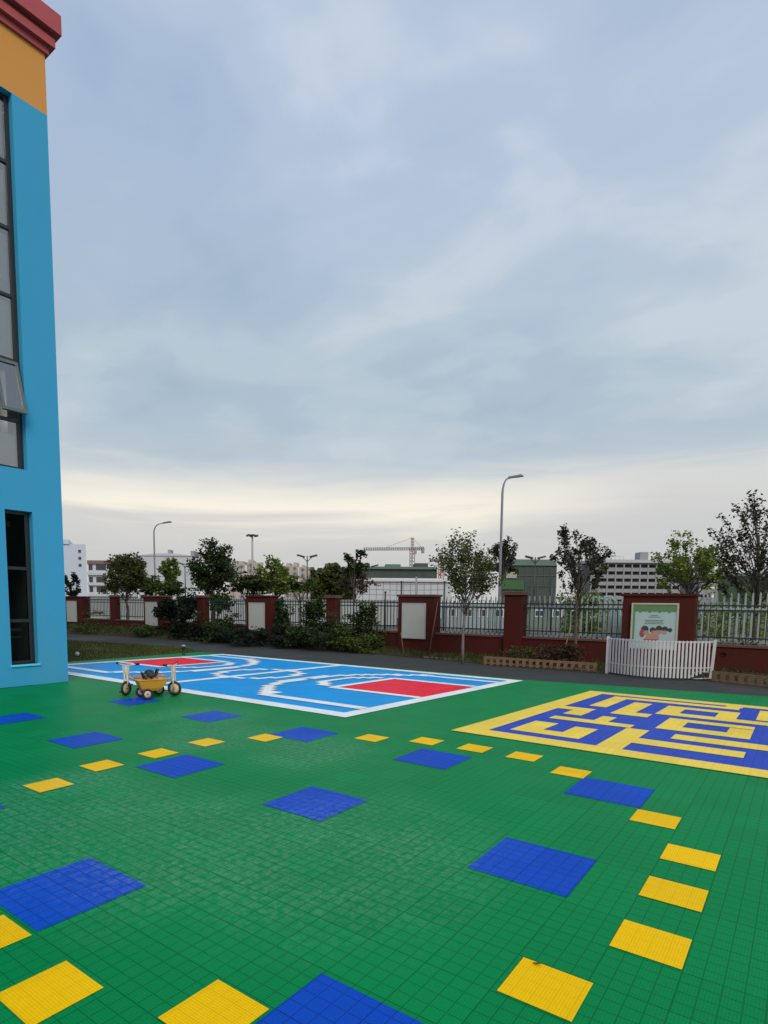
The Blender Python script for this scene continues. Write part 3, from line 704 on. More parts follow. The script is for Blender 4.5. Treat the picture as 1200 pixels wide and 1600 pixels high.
LK = leaf_mat('leaf_ivy_black', (.007, .014, .010), (.018, .032, .018), (.04, .06, .025))
LR = leaf_mat('leaf_reddish', (.05, .02, .02), (.08, .05, .03), (.12, .09, .06))
def dep(px, py): return (ground(px, py)-Vector((0, 0, CH))).dot(Fv)
# foreground row along the fence
d6 = 15.6
tree(725, d6, 0, 0, .05, hgt(893, d6)+.05, .72, .86, 40, 5200, .07, LO, 'slender_tree', 'bushy slender tree with pale trunk between the largest blank board and the tall lamp', .04, 1.05, .17, cat='tree', fill=.3, bk=mat('pale_bark', (.16, .14, .12), .9, var=.3, vscale=8))
tree(901, 15.3, 0, 0, .02, hgt(866, 15.3), .74, .98, 36, 2700, .08, LB, 'slender_tree', 'sparse dark leaved tree left of the poster, twigs standing against the sky', .04, 1.2, .085, fill=.5)
tree(1183, 14.6, 0, 0, -.05, hgt(850, 14.6), 1.05, 1.45, 56, 4300, .08, LB, 'slender_tree', 'dark bronze leaved tree at the right edge, tallest crown in view', .05, 1.3, .075, fill=.5)
tree(1075, 27, 0, 0, -.05, hgt(878, 27), 1.5, 1.3, 40, 5200, .13, LY, 'broadleaf_tree', 'light green loose tree behind the poster pillar', .09, 1.6, .11, fill=.35)
tree(781, 44, 0, 0, .1, hgt(872, 44), .95, 1.35, 14, 2600, .17, LB, 'broadleaf_tree', 'small dark tree behind the tall lamp pole', .08, 2.4, .17)
tree(333, 27.5, 0, 0, .0, hgt(893, 27.5), .92, 1.05, 34, 8000, .13, LD, 'dense_tree', 'dense dark round tree beside the black ivy mass', .10, 1.5, .19, fill=.25)
tree(338, 26.5, 0, 0, .1, 1.5, .55, .45, 12, 1800, .12, LG, 'dense_shrub', 'mid green bushy shrub under the dense round tree', .05, .3, .2, cat='shrub')
tree(199, 33, 0, 0, .0, hgt(906, 33), .95, 1.15, 30, 8000, .14, LO, 'dense_tree', 'round olive tree in front of the white four storey building', .09, 1.5, .2, fill=.2)
tree(265, 30, 0, 0, .02, hgt(897, 30), .42, .55, 14, 2300, .13, LY, 'young_tree', 'small light green tree right of the left lamp pole', .05, 1.5, .22)
tree(262, 29, 0, 0, .0, hgt(922, 29), .7, .4, 16, 2600, .13, LG, 'dense_shrub', 'wide green shrub above the black ivy mass', .05, 1.0, .22, cat='shrub')
tree(430, 24.5, 0, 0, .0, hgt(905, 24.5), .62, .68, 24, 4200, .12, LY, 'young_tree', 'yellow green young tree above the vine wrapped pillar', .05, 1.5, .2)
tree(552, 30, 0, 0, .05, hgt(880, 30), .55, .85, 12, 1500, .13, LD, 'sparse_tree', 'thin open tree left of the crane with leaf tufts', .045, 1.8, .15)
tree(552, 31, 0, 0, .1, hgt(912, 31), .8, .5, 12, 1200, .12, LR, 'sparse_tree', 'low brownish tree below the thin open tree', .04, 1.4, .2)
tree(113, 40, 0, 0, .0, hgt(922, 40), .6, .9, 12, 1500, .16, LK, 'sparse_tree', 'dark thin tree beside the blue building corner', .05, 1.3, .18)
tree(228, 36, 0, 0, .0, hgt(922, 36), .7, .6, 12, 2200, .15, LD, 'sparse_tree', 'low dark tree right of the round olive tree', .05, 1.3, .2)
# arching hedge branches between two trees
for i, (px, dd, rr) in enumerate(((385, 25.5, .8), (468, 25, .62), (400, 26.2, .75))):
    tree(px, dd, 0, 0, 0, hgt(912, dd)-.03*i, rr, .22, 14, 1700, .11, LD if i != 1 else LG, 'hanging_shrub', ['dark shrub spreading above the fence left of the grey board', 'dark straggling shrub above the fence right of the yellow green tree', 'low dark shrub behind the fence below the beige flats'][i], .035, 1.5, .2, cat='shrub')
# climbers and shrubs on the near side of the fence
def shrub(px, py_base, w, h, nl, leaf, lm, lab, name='shrub', off=None, depth=None, group=None, tall=1.0, cat='shrub'):
    b = at(px, depth) if depth else ground(px, py_base)
    return tree(px, 0, 0, 0, 0, h*.52, w/2, h*.5, 16, nl, leaf, lm, name, lab, .02, h*.1, .22, base=b, cat=cat, group=group, fill=.3)
def fdep(t): return W0_*(1+CC_*t)
shrub(277, 0, 1.35, 1.85, 6000, .11, LK, 'black ivy mass covering the fence beside the small white board', 'ivy_mass', depth=fdep(2.72)-.9, cat='ivy')
shrub(312, 0, 1.1, .7, 2400, .10, LK, 'dark shrub at the foot of the ivy mass', depth=fdep(2.5)-1.2)
shrub(345, 0, 1.6, .75, 3600, .10, LD, 'low dark green bush below the dense round tree', depth=fdep(2.4)-1.6)
shrub(388, 0, 1.5, .55, 3000, .09, LK, 'low blackish bush below the grey board', depth=fdep(2.1)-1.9)
shrub(438, 0, .62, 1.7, 2600, .09, LD, 'upright vine just right of the grey board', 'climbing_vine', depth=fdep(1.86)-.5, cat='vine')
shrub(492, 0, .75, 1.75, 3000, .09, LD, 'bushy vine left of the narrow pillar', 'climbing_vine', depth=fdep(1.62)-.5, cat='vine')
shrub(572, 0, .72, 1.85, 2200, .09, LD, 'vine with a dark leaf tuft on top right of the narrow pillar', 'climbing_vine', depth=fdep(1.3)-.6, cat='vine')
shrub(500, 0, 1.9, .85, 5200, .085, LD, 'wide dark bush at the foot of the vines', depth=fdep(1.55)-1.0)
shrub(560, 0, 1.7, .75, 4200, .085, LG, 'green weedy bush left of the largest blank board', depth=fdep(1.35)-1.0)
shrub(450, 0, 1.5, .65, 3400, .085, LK, 'low blackish bush under the upright vine', depth=fdep(1.8)-1.2)
shrub(232, 0, 1.4, .5, 2200, .09, LG, 'low green bush under the small white board', depth=fdep(3.05)-.9)
shrub(150, 0, 2.6, .42, 2600, .09, LG, 'low green bush near the farthest board pillar', depth=fdep(3.7)-1.0)
shrub(880, 0, 1.15, .55, 3600, .06, LR, 'reddish low bush inside the edging left of the white barrier', depth=15.2)
shrub(822, 0, .9, .42, 2200, .055, LO, 'olive low bush at the left end of the timber edging', depth=15.6)
shrub(1160, 0, .8, .75, 1500, .06, LG, 'small green shrub beside the trunk at the right edge', depth=14.3)
shrub(1130, 0, .7, .45, 1500, .06, LK, 'low dark plant right of the white barrier', depth=14.2)
# bushes far behind the white fence
for i, (px, dd, hh, ww, lm, lb) in enumerate(((905, 22, 2.3, 1.6, LY, 'pale green bush behind the railing left of the poster'), (1150, 24, 1.7, 3.0, LY, 'yellow green bush behind the white fence at the right edge'), (1180, 34, 3.0, 3.5, LG, 'green bush in front of the netted block at the right edge'))):
    shrub(px, 0, ww, hh, 2500, .12, lm, lb, depth=dd)

# grass: verge strip, lawn and weeds at the wall foot
def blades(P, h, w, name, m, lab, cat='grass'):
    n = len(P); a = RNG.uniform(0, 2*PI, n); d = np.stack([np.cos(a), np.sin(a), np.zeros(n)], 1)
    hh = h*RNG.uniform(.4, 1.3, n)[:, None]; ln = RNG.normal(size=(n, 3))*hh*.35; ln[:, 2] = 0
    V = np.stack([P-d*w, P+d*w, P+ln+np.concatenate([np.zeros((n, 2)), hh], 1)], 1).reshape(-1, 3)
    o = npmesh(name, V, np.arange(n*3).reshape(-1, 3), m); return tag(o, lab, cat, None, 'stuff')
vg = leaf_mat('verge_grass', (.030, .035, .012), (.07, .085, .02), (.14, .12, .05))
lgm = leaf_mat('lawn_grass', (.035, .045, .006), (.075, .095, .010), (.16, .155, .03))
vb = MB(); vp = []
pts_f = [fp(t, 0) for t in np.linspace(5.6, -1.5, 30)]
edge = [(-90, 5.5), (-40, 11.4), (-27.7, 14.3), (-17.2, 15.7), (-10.4, 15.0), (-5.6, 14.3), (-.5, 14.45), (6, 15.2), (26, 17.4)]
def edgey(x_): return float(np.interp(x_, [e_[0] for e_ in edge], [e_[1] for e_ in edge]))
vm = mat('verge_soil', (.045, .04, .02), .95, spec=.1, var=.35, vscale=2, bump=.9, bscale=14, stains=((.09, .10, .03), 2.2, 3.0))
nv = 90; mvs = []
for i in range(nv):
    p = fp(5.6-(7.1)*i/(nv-1), -.1); ye = edgey(p.x)
    rise = .05 if p.x > -9 else min(.30, .05+(-9-p.x)*.02)
    for j in range(6):
        f_ = j/5; yy = ye+(p.y-ye)*f_
        mvs.append((p.x, yy, .0+rise*min(1, f_*1.7)+(random.uniform(0, .05) if 0 < j < 5 else 0)))
fs = [(i*6+j, (i+1)*6+j, (i+1)*6+j+1, i*6+j+1) for i in range(nv-1) for j in range(5)]
struct(MB().add(mvs, fs, True).build('verge', vm), 'narrow planted soil verge between the path and the red wall')
P = []
for _ in range(26000):
    t = random.uniform(-1.4, 5.4)**1; p = fp(t, 0); ye = edgey(p.x); f_ = random.random()
    rise = .05 if p.x > -9 else min(.30, .05+(-9-p.x)*.02)
    if math.sin(p.x*2.3)*math.sin(p.x*.9+f_*4)+random.uniform(-.9, .9) < -.25: continue
    P.append((p.x, ye+.05+(p.y-ye-.2)*f_, rise*min(1, f_*1.7)))
blades(np.array(P), .13, .012, 'verge_grass', vg, 'rough low grass and weeds along the foot of the red wall')
P = np.stack([RNG.uniform(-34, -15.2, 60000), RNG.uniform(0, 12.6, 60000), np.full(60000, -.012)], 1)
P = P[P[:, 1] < np.interp(P[:, 0], [-40, -24, -17.2, -15.1], [8.6, 11.9, 12.7, 12.0])-.05]
msk = np.sin(P[:, 0]*1.3+P[:, 1])*np.sin(P[:, 1]*1.9)+RNG.uniform(-1, 1, len(P)) > -.5
blades(P[msk], .055, .010, 'lawn_grass', lgm, 'short olive green lawn grass beside the court')

P = []
for _ in range(700):
    x_ = random.uniform(-14, 4); f_ = random.random()**2.2
    P.append((x_, edgey(x_)-.02-f_*1.3, .008))
V, Fq = leaves(np.array(P), .055, .0); V[:, 2] = .004+np.abs(V[:, 2]-.008)*.25
tag(npmesh('leaf_litter', V, Fq, leaf_mat('litter', (.06, .04, .02), (.12, .08, .03), (.16, .14, .06))), 'small dry leaves scattered on the asphalt by the planted verge', 'leaves', None, 'stuff')
# ------------------------------------------------------------------ children's tricycles
ty = mat('yellow_trike_paint', (.60, .30, .035), .35, var=.06, coat=.3); to = mat('orange_trike_paint', (.55, .16, .03), .35, var=.06, coat=.3)
rub = mat('black_rubber', (.018, .018, .018), .6, var=.1); hub = mat('cream_hub', (.62, .50, .36), .5, var=.06); cream = mat('cream_tube', (.66, .58, .48), .45, var=.05)
def wheel(parent, c, r, w):
    M_ = Matrix.Rotation(PI/2, 4, 'X'); rt = w/2
    pr_ = [(r-rt+rt*math.cos(a), rt*math.sin(a)) for a in [2*PI*k/10 for k in range(11)]]
    ty_ = MB().lathe(pr_, 24, c, M_).build('wheel', rub, parent)
    MB().lathe([(0, -.012), (r*.3, -.014), (r*.66, -.010), (r*.66, .010), (r*.3, .014), (0, .012)], 20, c, M_).build('hub', hub, ty_)
    MB().lathe([(0, -.02), (.012, -.02), (.012, .02), (0, .02)], 10, c, M_).build('axle_cap', rub, ty_)
def tricycle(loc, ang, body_m, lab, steer=0):
    o = empty('tricycle', loc, ang); tag(o, lab, 'tricycle', "children's tricycles on the court edge")
    wheel(o, (.50, 0, .125), .125, .042); wheel(o, (0, .17, .09), .09, .04); wheel(o, (0, -.17, .09), .09, .04)
    MB().tube([(0, -.17, .09), (0, .17, .09)], .011, 8).build('rear_axle', darkmetal, o)
    f_ = MB(); f_.tube([(0, 0, .10), (.0, 0, .155), (.10, 0, .19), (.24, 0, .20), (.38, 0, .27), (.485, 0, .34)], [.018, .018, .018, .017, .017, .018], 8)
    f_.tube([(.02, -.16, .10), (.10, -.06, .17), (.20, 0, .20)], .012, 6).tube([(.02, .16, .10), (.10, .06, .17), (.20, 0, .20)], .012, 6)
    f_.build('frame', ty, o)
    # moulded body tub between the rear wheels
    q = MB(); vs = []
    for (z_, xa, xb, sy) in ((.12, -.02, .20, .075), (.17, -.07, .28, .10), (.30, -.12, .36, .125)):
        vs += [(xa, -sy, z_), (xb, -sy, z_), (xb, sy, z_), (xa, sy, z_)]
    q.add(vs, [(3, 2, 1, 0)]+[(k*4+a, k*4+(a+1) % 4, k*4+4+(a+1) % 4, k*4+4+a) for k in range(2) for a in range(4)]); q.bx(-.13, .37, -.135, .135, .30, .315)
    q.build('rear_step', body_m, o, .008)
    st = MB().lathe([(0, .055), (.03, .05), (.065, .03), (.082, .005), (.075, -.02), (.03, -.03), (0, -.03)], 16, (.12, 0, .37)); st.tube([(.12, 0, .3), (.12, 0, .35)], .014, 8)
    st.build('saddle', rub, o)
    bk_ = MB(); bk_.tube([(.02, -.06, .31), (-.02, -.06, .42), (-.02, .06, .42), (.02, .06, .31)], .016, 6).build('back_hoop', darkmetal, o)
    fk = MB()
    fk.tube([(.50, .035, .125), (.495, .035, .27), (.49, .02, .36)], .014, 6).tube([(.50, -.035, .125), (.495, -.035, .27), (.49, -.02, .36)], .014, 6)
    fk.tube([(.49, 0, .30), (.485, 0, .50)], .017, 8)
    fk.add([(.50, -.035, .26), (.50, .035, .26), (.495, .07, .50), (.495, -.07, .50), (.48, -.035, .26), (.48, .035, .26), (.475, .07, .50), (.475, -.07, .50)], [(0, 1, 2, 3), (7, 6, 5, 4), (0, 3, 7, 4), (1, 5, 6, 2), (3, 2, 6, 7), (0, 4, 5, 1)])
    fk.build('fork', cream, o)
    MB().tube([(.45, -.19, .535), (.48, -.10, .52), (.485, 0, .505), (.48, .10, .52), (.45, .19, .535)], .012, 8).build('handlebar', cream, o)
    for sg in (-1, 1): MB().tube([(.455, sg*.14, .528), (.435, sg*.22, .54)], .021, 8).build('handlebar_grip', rub, o)
    pd = MB(); pd.tube([(.50, -.05, .125), (.50, -.05, .06)], .007, 6).tube([(.50, .05, .125), (.50, .05, .19)], .007, 6).build('crank', darkmetal, o)
    for (sg, zz_) in ((-1, .06), (1, .19)): MB().box((.50, sg*.085, zz_), (.075, .06, .022)).build('pedal', rub, o, .004)
    for ch in [c for c in bpy.data.objects if c.parent == o]:
        if ch.name.split('.')[0] in ('fork', 'handlebar', 'handlebar_grip', 'crank', 'pedal') or (ch.name.startswith('wheel') and max(v.co.x for v in ch.data.vertices) > .4):
            ch.rotation_euler = (0, 0, steer); ch.location = Vector((.49, 0, 0)) - Matrix.Rotation(steer, 3, 'Z') @ Vector((.49, 0, 0))
    return o
def place(front_px, rear_px, body, lab, steer):
    a = ground(*front_px); b = ground(*rear_px); d = a-b; d.normalize()
    tricycle((a-d*.50), math.atan2(d.y, d.x), body, lab, steer)
place((197, 1087), (247, 1083.5), to, 'orange tricycle facing left with dark saddle, partly behind the yellow one', R(42))
place((273, 1087), (222, 1091.5), ty, 'yellow tricycle facing right with dark saddle, in front of the orange one', R(-48))

# small things on the lawn edge
b = ground(287, 1023); o = empty('lawn_light', b); tag(o, 'short black lawn light with pale cap behind the tricycles', 'light')
MB().lathe([(0, 0), (.055, 0), (.05, .02), (.035, .03), (.035, .17), (.05, .19), (.05, .25), (.0, .25)], 12).build('post', rub, o)
MB().lathe([(0, .30), (.045, .29), (.075, .26), (.07, .25), (0, .25)], 12).build('cap', galv, o)
b = ground(121, 1025); o = empty('lawn_marker', b); tag(o, 'small round white marker on the lawn next to the building', 'marker')
MB().lathe([(0, .12), (.03, .115), (.052, .09), (.058, .06), (.05, .025), (.03, 0), (0, 0)], 14).build('ball', whitepaint, o)
b = ground(840, 1507, .006); o = MB().add([(-.03, 0, 0), (-.01, -.014, .006), (.03, .002, .012), (.0, .016, .004), (.0, 0, .0)], [(0, 1, 2, 3), (3, 2, 1, 0)]).build('fallen_leaf', mat('dry_leaf', (.10, .04, .015), .8)); o.location = b; o.scale = (.8, .8, 1); tag(o, 'small brown dry leaf lying on the nearest right yellow square', 'leaf')
# scraps by the wall
b = ground(680, 1029); o = MB().box((0, 0, .02), (.7, .12, .035), FANG).build('timber_plank', tan); o.location = b; tag(o, 'short pale plank lying at the edge of the path', 'plank')
b = ground(725, 1031)
for k, (px, py, s_) in enumerate(((598, 1003, .3), (607, 1008, .2))):
    b = ground(px, py+8); mb = MB(); vs = []
    mb.lathe([(0, s_*.7), (s_*.3, s_*.62), (s_*.5, s_*.35), (s_*.48, s_*.1), (s_*.3, 0), (0, 0)], 7, smooth=False)
    for i, v in enumerate(mb.v): mb.v[i] = (v[0]*random.uniform(.75, 1.1), v[1]*random.uniform(.75, 1.1), v[2]*random.uniform(.8, 1.2))
    o = mb.build('stone', mat('pale_stone', (.28, .22, .17), .9, var=.2, vscale=6, bump=.5)); o.location = b
    tag(o, ['larger pale stone at the wall foot left of the largest blank board', 'smaller pale stone at the wall foot left of the largest blank board'][k], 'stone')
# support stakes at the tree by the barrier
o = empty('tree_stake', at(880, 15.2)); tag(o, 'thin leaning pole beside the sparse dark tree', 'stake'); MB().tube([(0, 0, 0), (.18, .05, .95)], .016, 6).build('pole', tan, o)
# leaning sticks under the board
for k, (pa, pb) in enumerate((((632, 1017), (627, 988)), ((672, 1012), (684, 940)))):
    dd = fdep(1)-.75; a = at(pa[0], dd); a.z = 0.05; bb = at(pb[0], dd+.3); bb.z = hgt(pb[1], dd+.3)
    o = MB().tube([(0, 0, 0), tuple(bb-a)], .013, 6).build('garden_cane', tan); o.location = a; tag(o, ['short thin cane below the left side of the largest blank board', 'long thin cane leaning right of the largest blank board'][k], 'cane')

# ------------------------------------------------------------------ lamps and masts beyond the fence
def face_cam(p): return math.atan2(Rv.y, Rv.x)
polem = mat('lamp_pole_grey', (.22, .24, .27), .5, metal=.2, var=.08); headm = mat('lamp_head_dark', (.06, .065, .07), .5)
def street_lamp(px, depth, top_py, lab, reach=1.1):
    b = at(px, depth); h = hgt(top_py, depth, px); o = empty('street_lamp', b, face_cam(b)); tag(o, lab, 'street lamp', 'single arm street lamps')
    pts = [(0, 0, 0), (0, 0, h*.45), (0, 0, h-1.1)] + [(reach*(1-math.cos(a))*.75, 0, h-1.1+1.0*math.sin(a)) for a in [R(q) for q in (18, 36, 54, 72, 88)]] + [(reach, 0, h-.06)]
    n_ = len(pts); MB().tube(pts, [.095-.045*min(1, i/(n_-3)) for i in range(n_)], 10).build('pole', polem, o)
    hd = MB(); hd.add([(reach-.1, -.07, h-.10), (reach+.75, -.15, h+.02), (reach+.95, 0, h+.04), (reach+.75, .15, h+.02), (reach-.1, .07, h-.10),
                       (reach-.1, -.05, h+.02), (reach+.7, -.10, h+.17), (reach+.9, 0, h+.10), (reach+.7, .10, h+.17), (reach-.1, .05, h+.02)],
                      [(4, 3, 2, 1, 0), (5, 6, 7, 8, 9), (0, 1, 6, 5), (1, 2, 7, 6), (2, 3, 8, 7), (3, 4, 9, 8), (4, 0, 5, 9)]).build('lamp_head', headm, o)
    MB().lathe([(.16, 0), (.16, .5), (.12, .55), (.09, .55)], 10).build('base', polem, o)
street_lamp(780, 40, 749, 'tall grey single arm street lamp right of the crane, tallest in view', .45)
street_lamp(243, 66, 818, 'grey single arm street lamp in front of the white four storey building', 1.1)
def solar_lamp(px, depth, top_py, lab, wsz=1.0):
    b = at(px, depth); h = hgt(top_py, depth, px); o = empty('twin_head_lamp', b, face_cam(b)); tag(o, lab, 'lamp', 'dark twin head lamps')
    MB().tube([(0, 0, 0), (0, 0, h)], [.09, .05], 8).build('pole', darkmetal, o)
    for sg in (-1, 1):
        MB().tube([(0, 0, h-.55), (sg*.45*wsz, 0, h-.12)], .035, 6).build('arm', darkmetal, o)
        MB().box((sg*.6*wsz, 0, h-.02), (.75*wsz, .35, .16), 0, -sg*R(14)).build('lamp_head', darkmetal, o, .02)
solar_lamp(480, 57, 869, 'dark twin head lamp left of the thin open tree')
solar_lamp(576, 70, 884, 'dark twin head lamp between the thin open tree and the crane', 1.15)
solar_lamp(834, 52, 871, 'dark twin head lamp in front of the green netted block', .9)
solar_lamp(290, 74, 881, 'dark twin head lamp right of the white four storey building', .7)
b = at(395, 165); h = hgt(836, 165, 395); o = empty('high_mast_light', b, face_cam(b)); tag(o, 'very tall pale mast with a ring of floodlights above the beige flats', 'light mast')
MB().tube([(0, 0, 0), (0, 0, h)], [.42, .22], 10).build('pole', mat('mast_grey', (.34, .33, .32), .6), o)
MB().lathe([(.2, h-.5), (1.1, h-.35), (1.15, h-.15), (.3, h)], 16).build('ring', headm, o)
for k in range(6): MB().box((1.35*math.cos(k*PI/3), 1.35*math.sin(k*PI/3), h-.35), (.6, .45, .5), k*PI/3).build('floodlight', headm, o)
# thin fence posts of the site beyond
for i, (px, tp_, lb) in enumerate(((627, 909, 'thin dark post of the works site left, in front of the long white shed'), (650, 899, 'taller grey post in front of the long white shed'), (694, 909, 'thin dark post beside the bushy slender tree crown'), (861, 903, 'thick dark post in front of the green netted block'), (602, 925, 'short dark post above the left end of the long white shed'))):
    b = at(px, 34); o = empty('site_post', b); tag(o, lb, 'post', 'posts of the works site'); MB().tube([(0, 0, 0), (0, 0, hgt(tp_, 34, px))], .05 if px != 861 else .09, 8).build('shaft', darkmetal if px != 650 else polem, o); MB().lathe([(.0, hgt(tp_, 34, px)+.05), (.07, hgt(tp_, 34, px)+.02), (.07, hgt(tp_, 34, px)-.03), (0, hgt(tp_, 34, px)-.03)], 8).build('cap', darkmetal, o)
wr = empty('wire_line', at(602, 34)); tag(wr, 'thin wires strung between the site posts before the white shed', 'wire')
for tp_ in (912, 921, 929):
    a_ = at(560, 34)-at(602, 34); b_ = at(694, 34)-at(602, 34); zz_ = hgt(tp_, 34, 620); MB().tube([a_+Vector((0, 0, zz_)), (a_+b_)*.5+Vector((0, 0, zz_-.05)), b_+Vector((0, 0, zz_))], .014, 4).build('wire', darkmetal, wr)

# ------------------------------------------------------------------ tower cranes
cm = mat('crane_grey', (.38, .35, .34), .6); cmr = mat('crane_faded_red', (.42, .25, .22), .6); cmd = mat('crane_dark', (.26, .26, .27), .6)
def lattice(mb, p, q, w, n, r_):
    p, q = Vector(p), Vector(q); d = (q-p).normalized(); s1 = d.orthogonal().normalized(); s2 = d.cross(s1)
    cs = [s1*w/2+s2*w/2, -s1*w/2+s2*w/2, -s1*w/2-s2*w/2, s1*w/2-s2*w/2]
    for c in cs: mb.tube([p+c, q+c], r_, 4, False)
    for i in range(n):
        a, b_ = p.lerp(q, i/n), p.lerp(q, (i+1)/n)
        for k in range(4):
            mb.tube([a+cs[k], b_+cs[(k+1) % 4]], r_*.7, 4, False)
def crane(px, depth, top_py, jib_py, jl, jr, lab, jang=0, mm=cm):
    b = at(px, depth); H = hgt(top_py, depth, px); J = hgt(jib_py, depth, px)
    o = empty('tower_crane', b, face_cam(b)+jang); tag(o, lab, 'crane', 'tower cranes on the skyline'); sc = depth/364
    m_ = MB(); lattice(m_, (0, 0, 0), (0, 0, J), 2.2*sc, 16, .28*sc); m_.build('mast', mm, o)
    m_ = MB(); lattice(m_, (0, 0, J), (0, 0, H), 1.2*sc, 4, .22*sc); m_.build('tower_top', mm, o)
    pxm = depth/FPX
    m_ = MB(); lattice(m_, (0, 0, J), (-jl*pxm, 0, J-.5*sc), 1.2*sc, 22, .16*sc); m_.build('jib', cmd, o)
    m_ = MB(); lattice(m_, (0, 0, J), (jr*pxm, 0, J+.2), 1.3*sc, 6, .22*sc); m_.build('counter_jib', cmd, o)
    MB().bx((jr-4)*pxm, (jr+.5)*pxm, -1*sc, 1*sc, J-2.6*sc, J+.6*sc).build('counterweight', cmd, o)
    MB().bx(.8*sc, 2.6*sc, -1*sc, 1*sc, J-3*sc, J-.6*sc).build('cab', cmr, o)
    MB().tube([(0, 0, H), (-jl*pxm*.55, 0, J+.4)], .12*sc, 4).tube([(0, 0, H), (jr*pxm*.8, 0, J+.6)], .12*sc, 4).build('tie_bars', cmd, o)
crane(643, 364, 841, 858, 76, 18, 'nearer tower crane with long jib reaching left toward the thin tree', 0)
crane(688, 470, 864, 875, 18, 30, 'smaller tower crane half hidden by the bushy slender tree', 0, cmr)

# ------------------------------------------------------------------ buildings beyond
wallw = mat('white_render', (.50, .53, .56), .85, var=.06, vscale=.3, stains=((.38, .40, .42), .3, 1.2, (1, 1, .3)))
wallp = mat('pale_blue_white_render', (.52, .58, .68), .85, var=.05, vscale=.3)
beige = mat('beige_render', (.42, .37, .33), .85, var=.06, vscale=.2)
greyc = mat('raw_concrete', (.28, .285, .30), .85, var=.12, vscale=.6)
dk = mat('dark_window', (.045, .05, .06), .25, var=.3, vscale=1)
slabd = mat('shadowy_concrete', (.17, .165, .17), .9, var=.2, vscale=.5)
netg = mat('green_scaffold_net', (.055, .075, .062), .9, var=.3, vscale=.35, bump=.4, bscale=3, stains=((.10, .10, .09), .25, 2.5))
netl = mat('pale_green_net', (.12, .18, .15), .9, var=.25, vscale=.4)
redb = mat('brownish_parapet', (.20, .13, .11), .85)
def block(name, px0, px1, depth, top_py, lab, m, thick=14, cat='building', skew=0, top=None):
    a, b_ = at(px0, depth+skew), at(px1, depth); d = b_-a; L_ = d.length
    h = top if top else hgt(top_py, depth, (px0+px1)/2)
    o = empty(name, a, math.atan2(d.y, d.x)); tag(o, lab, cat)
    far = at(px1, depth+thick)-b_ if (px0+px1)/2 < CX else at(px0, depth+thick)-a
    far = Matrix.Rotation(-math.atan2(d.y, d.x), 3, 'Z') @ far; SH = far.x
    MB().prism([(0, 0), (L_, 0), (L_+SH, thick), (SH, thick)], -.1, h).build('wall', m, o)
    return o, L_, h
def win(o, x0, x1, z0, z1, m=dk, fm=None, d=.02, name='window'):
    w = MB(); w.bx(x0, x1, -d, .0, z0, z1); p = w.build(name, fm or wallw, o)
    t_ = min(.09, (x1-x0)*.12)
    n_ = max(1, int((x1-x0)/1.6)); q = MB(); ww = (x1-x0-t_)/n_
    for i in range(n_): q.add([(x0+t_+i*ww, -d-.004, z0+t_), (x0+(i+1)*ww, -d-.004, z0+t_), (x0+(i+1)*ww, -d-.004, z1-t_), (x0+t_+i*ww, -d-.004, z1-t_)], [(0, 1, 2, 3)])
    q.build('pane', m, p)
# white gable block behind the corner
o, L_, h = block('white_apartment_block', 72, 137, 95, 851, 'plain pale white block with three tiny windows right behind the blue corner', wallp, 12)
MB().prism([(-.2, -.2), (L_*.62, -.2), (L_*.62-5, 12), (-5.2, 12)], h, h+.7).build('parapet', wallp, o)
for z_ in (h-1.4, h-2.5, h-3.6): win(o, L_-1.3, L_-.7, z_, z_+.6)
# four storey white building
o, L_, h = block('school_building', 139, 216, 140, 877, 'white four storey building with ribbon windows behind the round olive tree', wallw, 16)
MB().bx(0, L_, -.35, -.005, h-.7, h+.1).build('parapet', redb, o)
sc = 140/FPX
for j, zt in enumerate((882, 901, 916)):
    z1 = hgt(zt, 140, 170)
    for (a, b_) in ((1, 8), (12, 29), (34, 46), (50, 70)):
        win(o, a*sc, b_*sc, z1-1.5, z1, name='window')
for j, zt in enumerate((893, 909, 926)):
    z1 = hgt(zt, 140, 170); MB().bx(0, L_, -.5, -.0005, z1-.9, z1-.25).build('spandrel_band', wallw, o)
o, L_, h = block('school_building', 217, 304, 132, 869, 'white windowless looking wing with low curved roof behind the left lamp pole', wallw, 20)
n_ = 14; rf = MB(); prof = [(L_*k/n_, h+.55*math.sin(PI*k/n_)) for k in range(n_+1)]
rf.add([(p[0], -.2, p[1]) for p in prof]+[(p[0]-9, 20, p[1]) for p in prof]+[(0, -.2, h-.02), (L_, -.2, h-.02)], [(k, k+1, n_+2+k, n_+1+k) for k in range(n_)]+[tuple([2*n_+2]+[2*n_+3]+list(range(n_, -1, -1)))]).build('roof', wallw, o)
sc = 132/FPX
for (a, zt) in ((2, 876), (2, 896), (36, 876), (75, 884), (75, 893)):
    z1 = hgt(zt, 132, 250); s_ = 8*sc if a < 70 else 2.2*sc; win(o, a*sc, a*sc+s_, z1-s_*1.05, z1)
MB().bx(40*sc, 44*sc, 3, 5, h+.6, h+1.6).build('roof_hatch', greyc, o)
MB().bx(78*sc, 84*sc, 2, 6, h, h+1.3).build('stair_head', greyc, o)
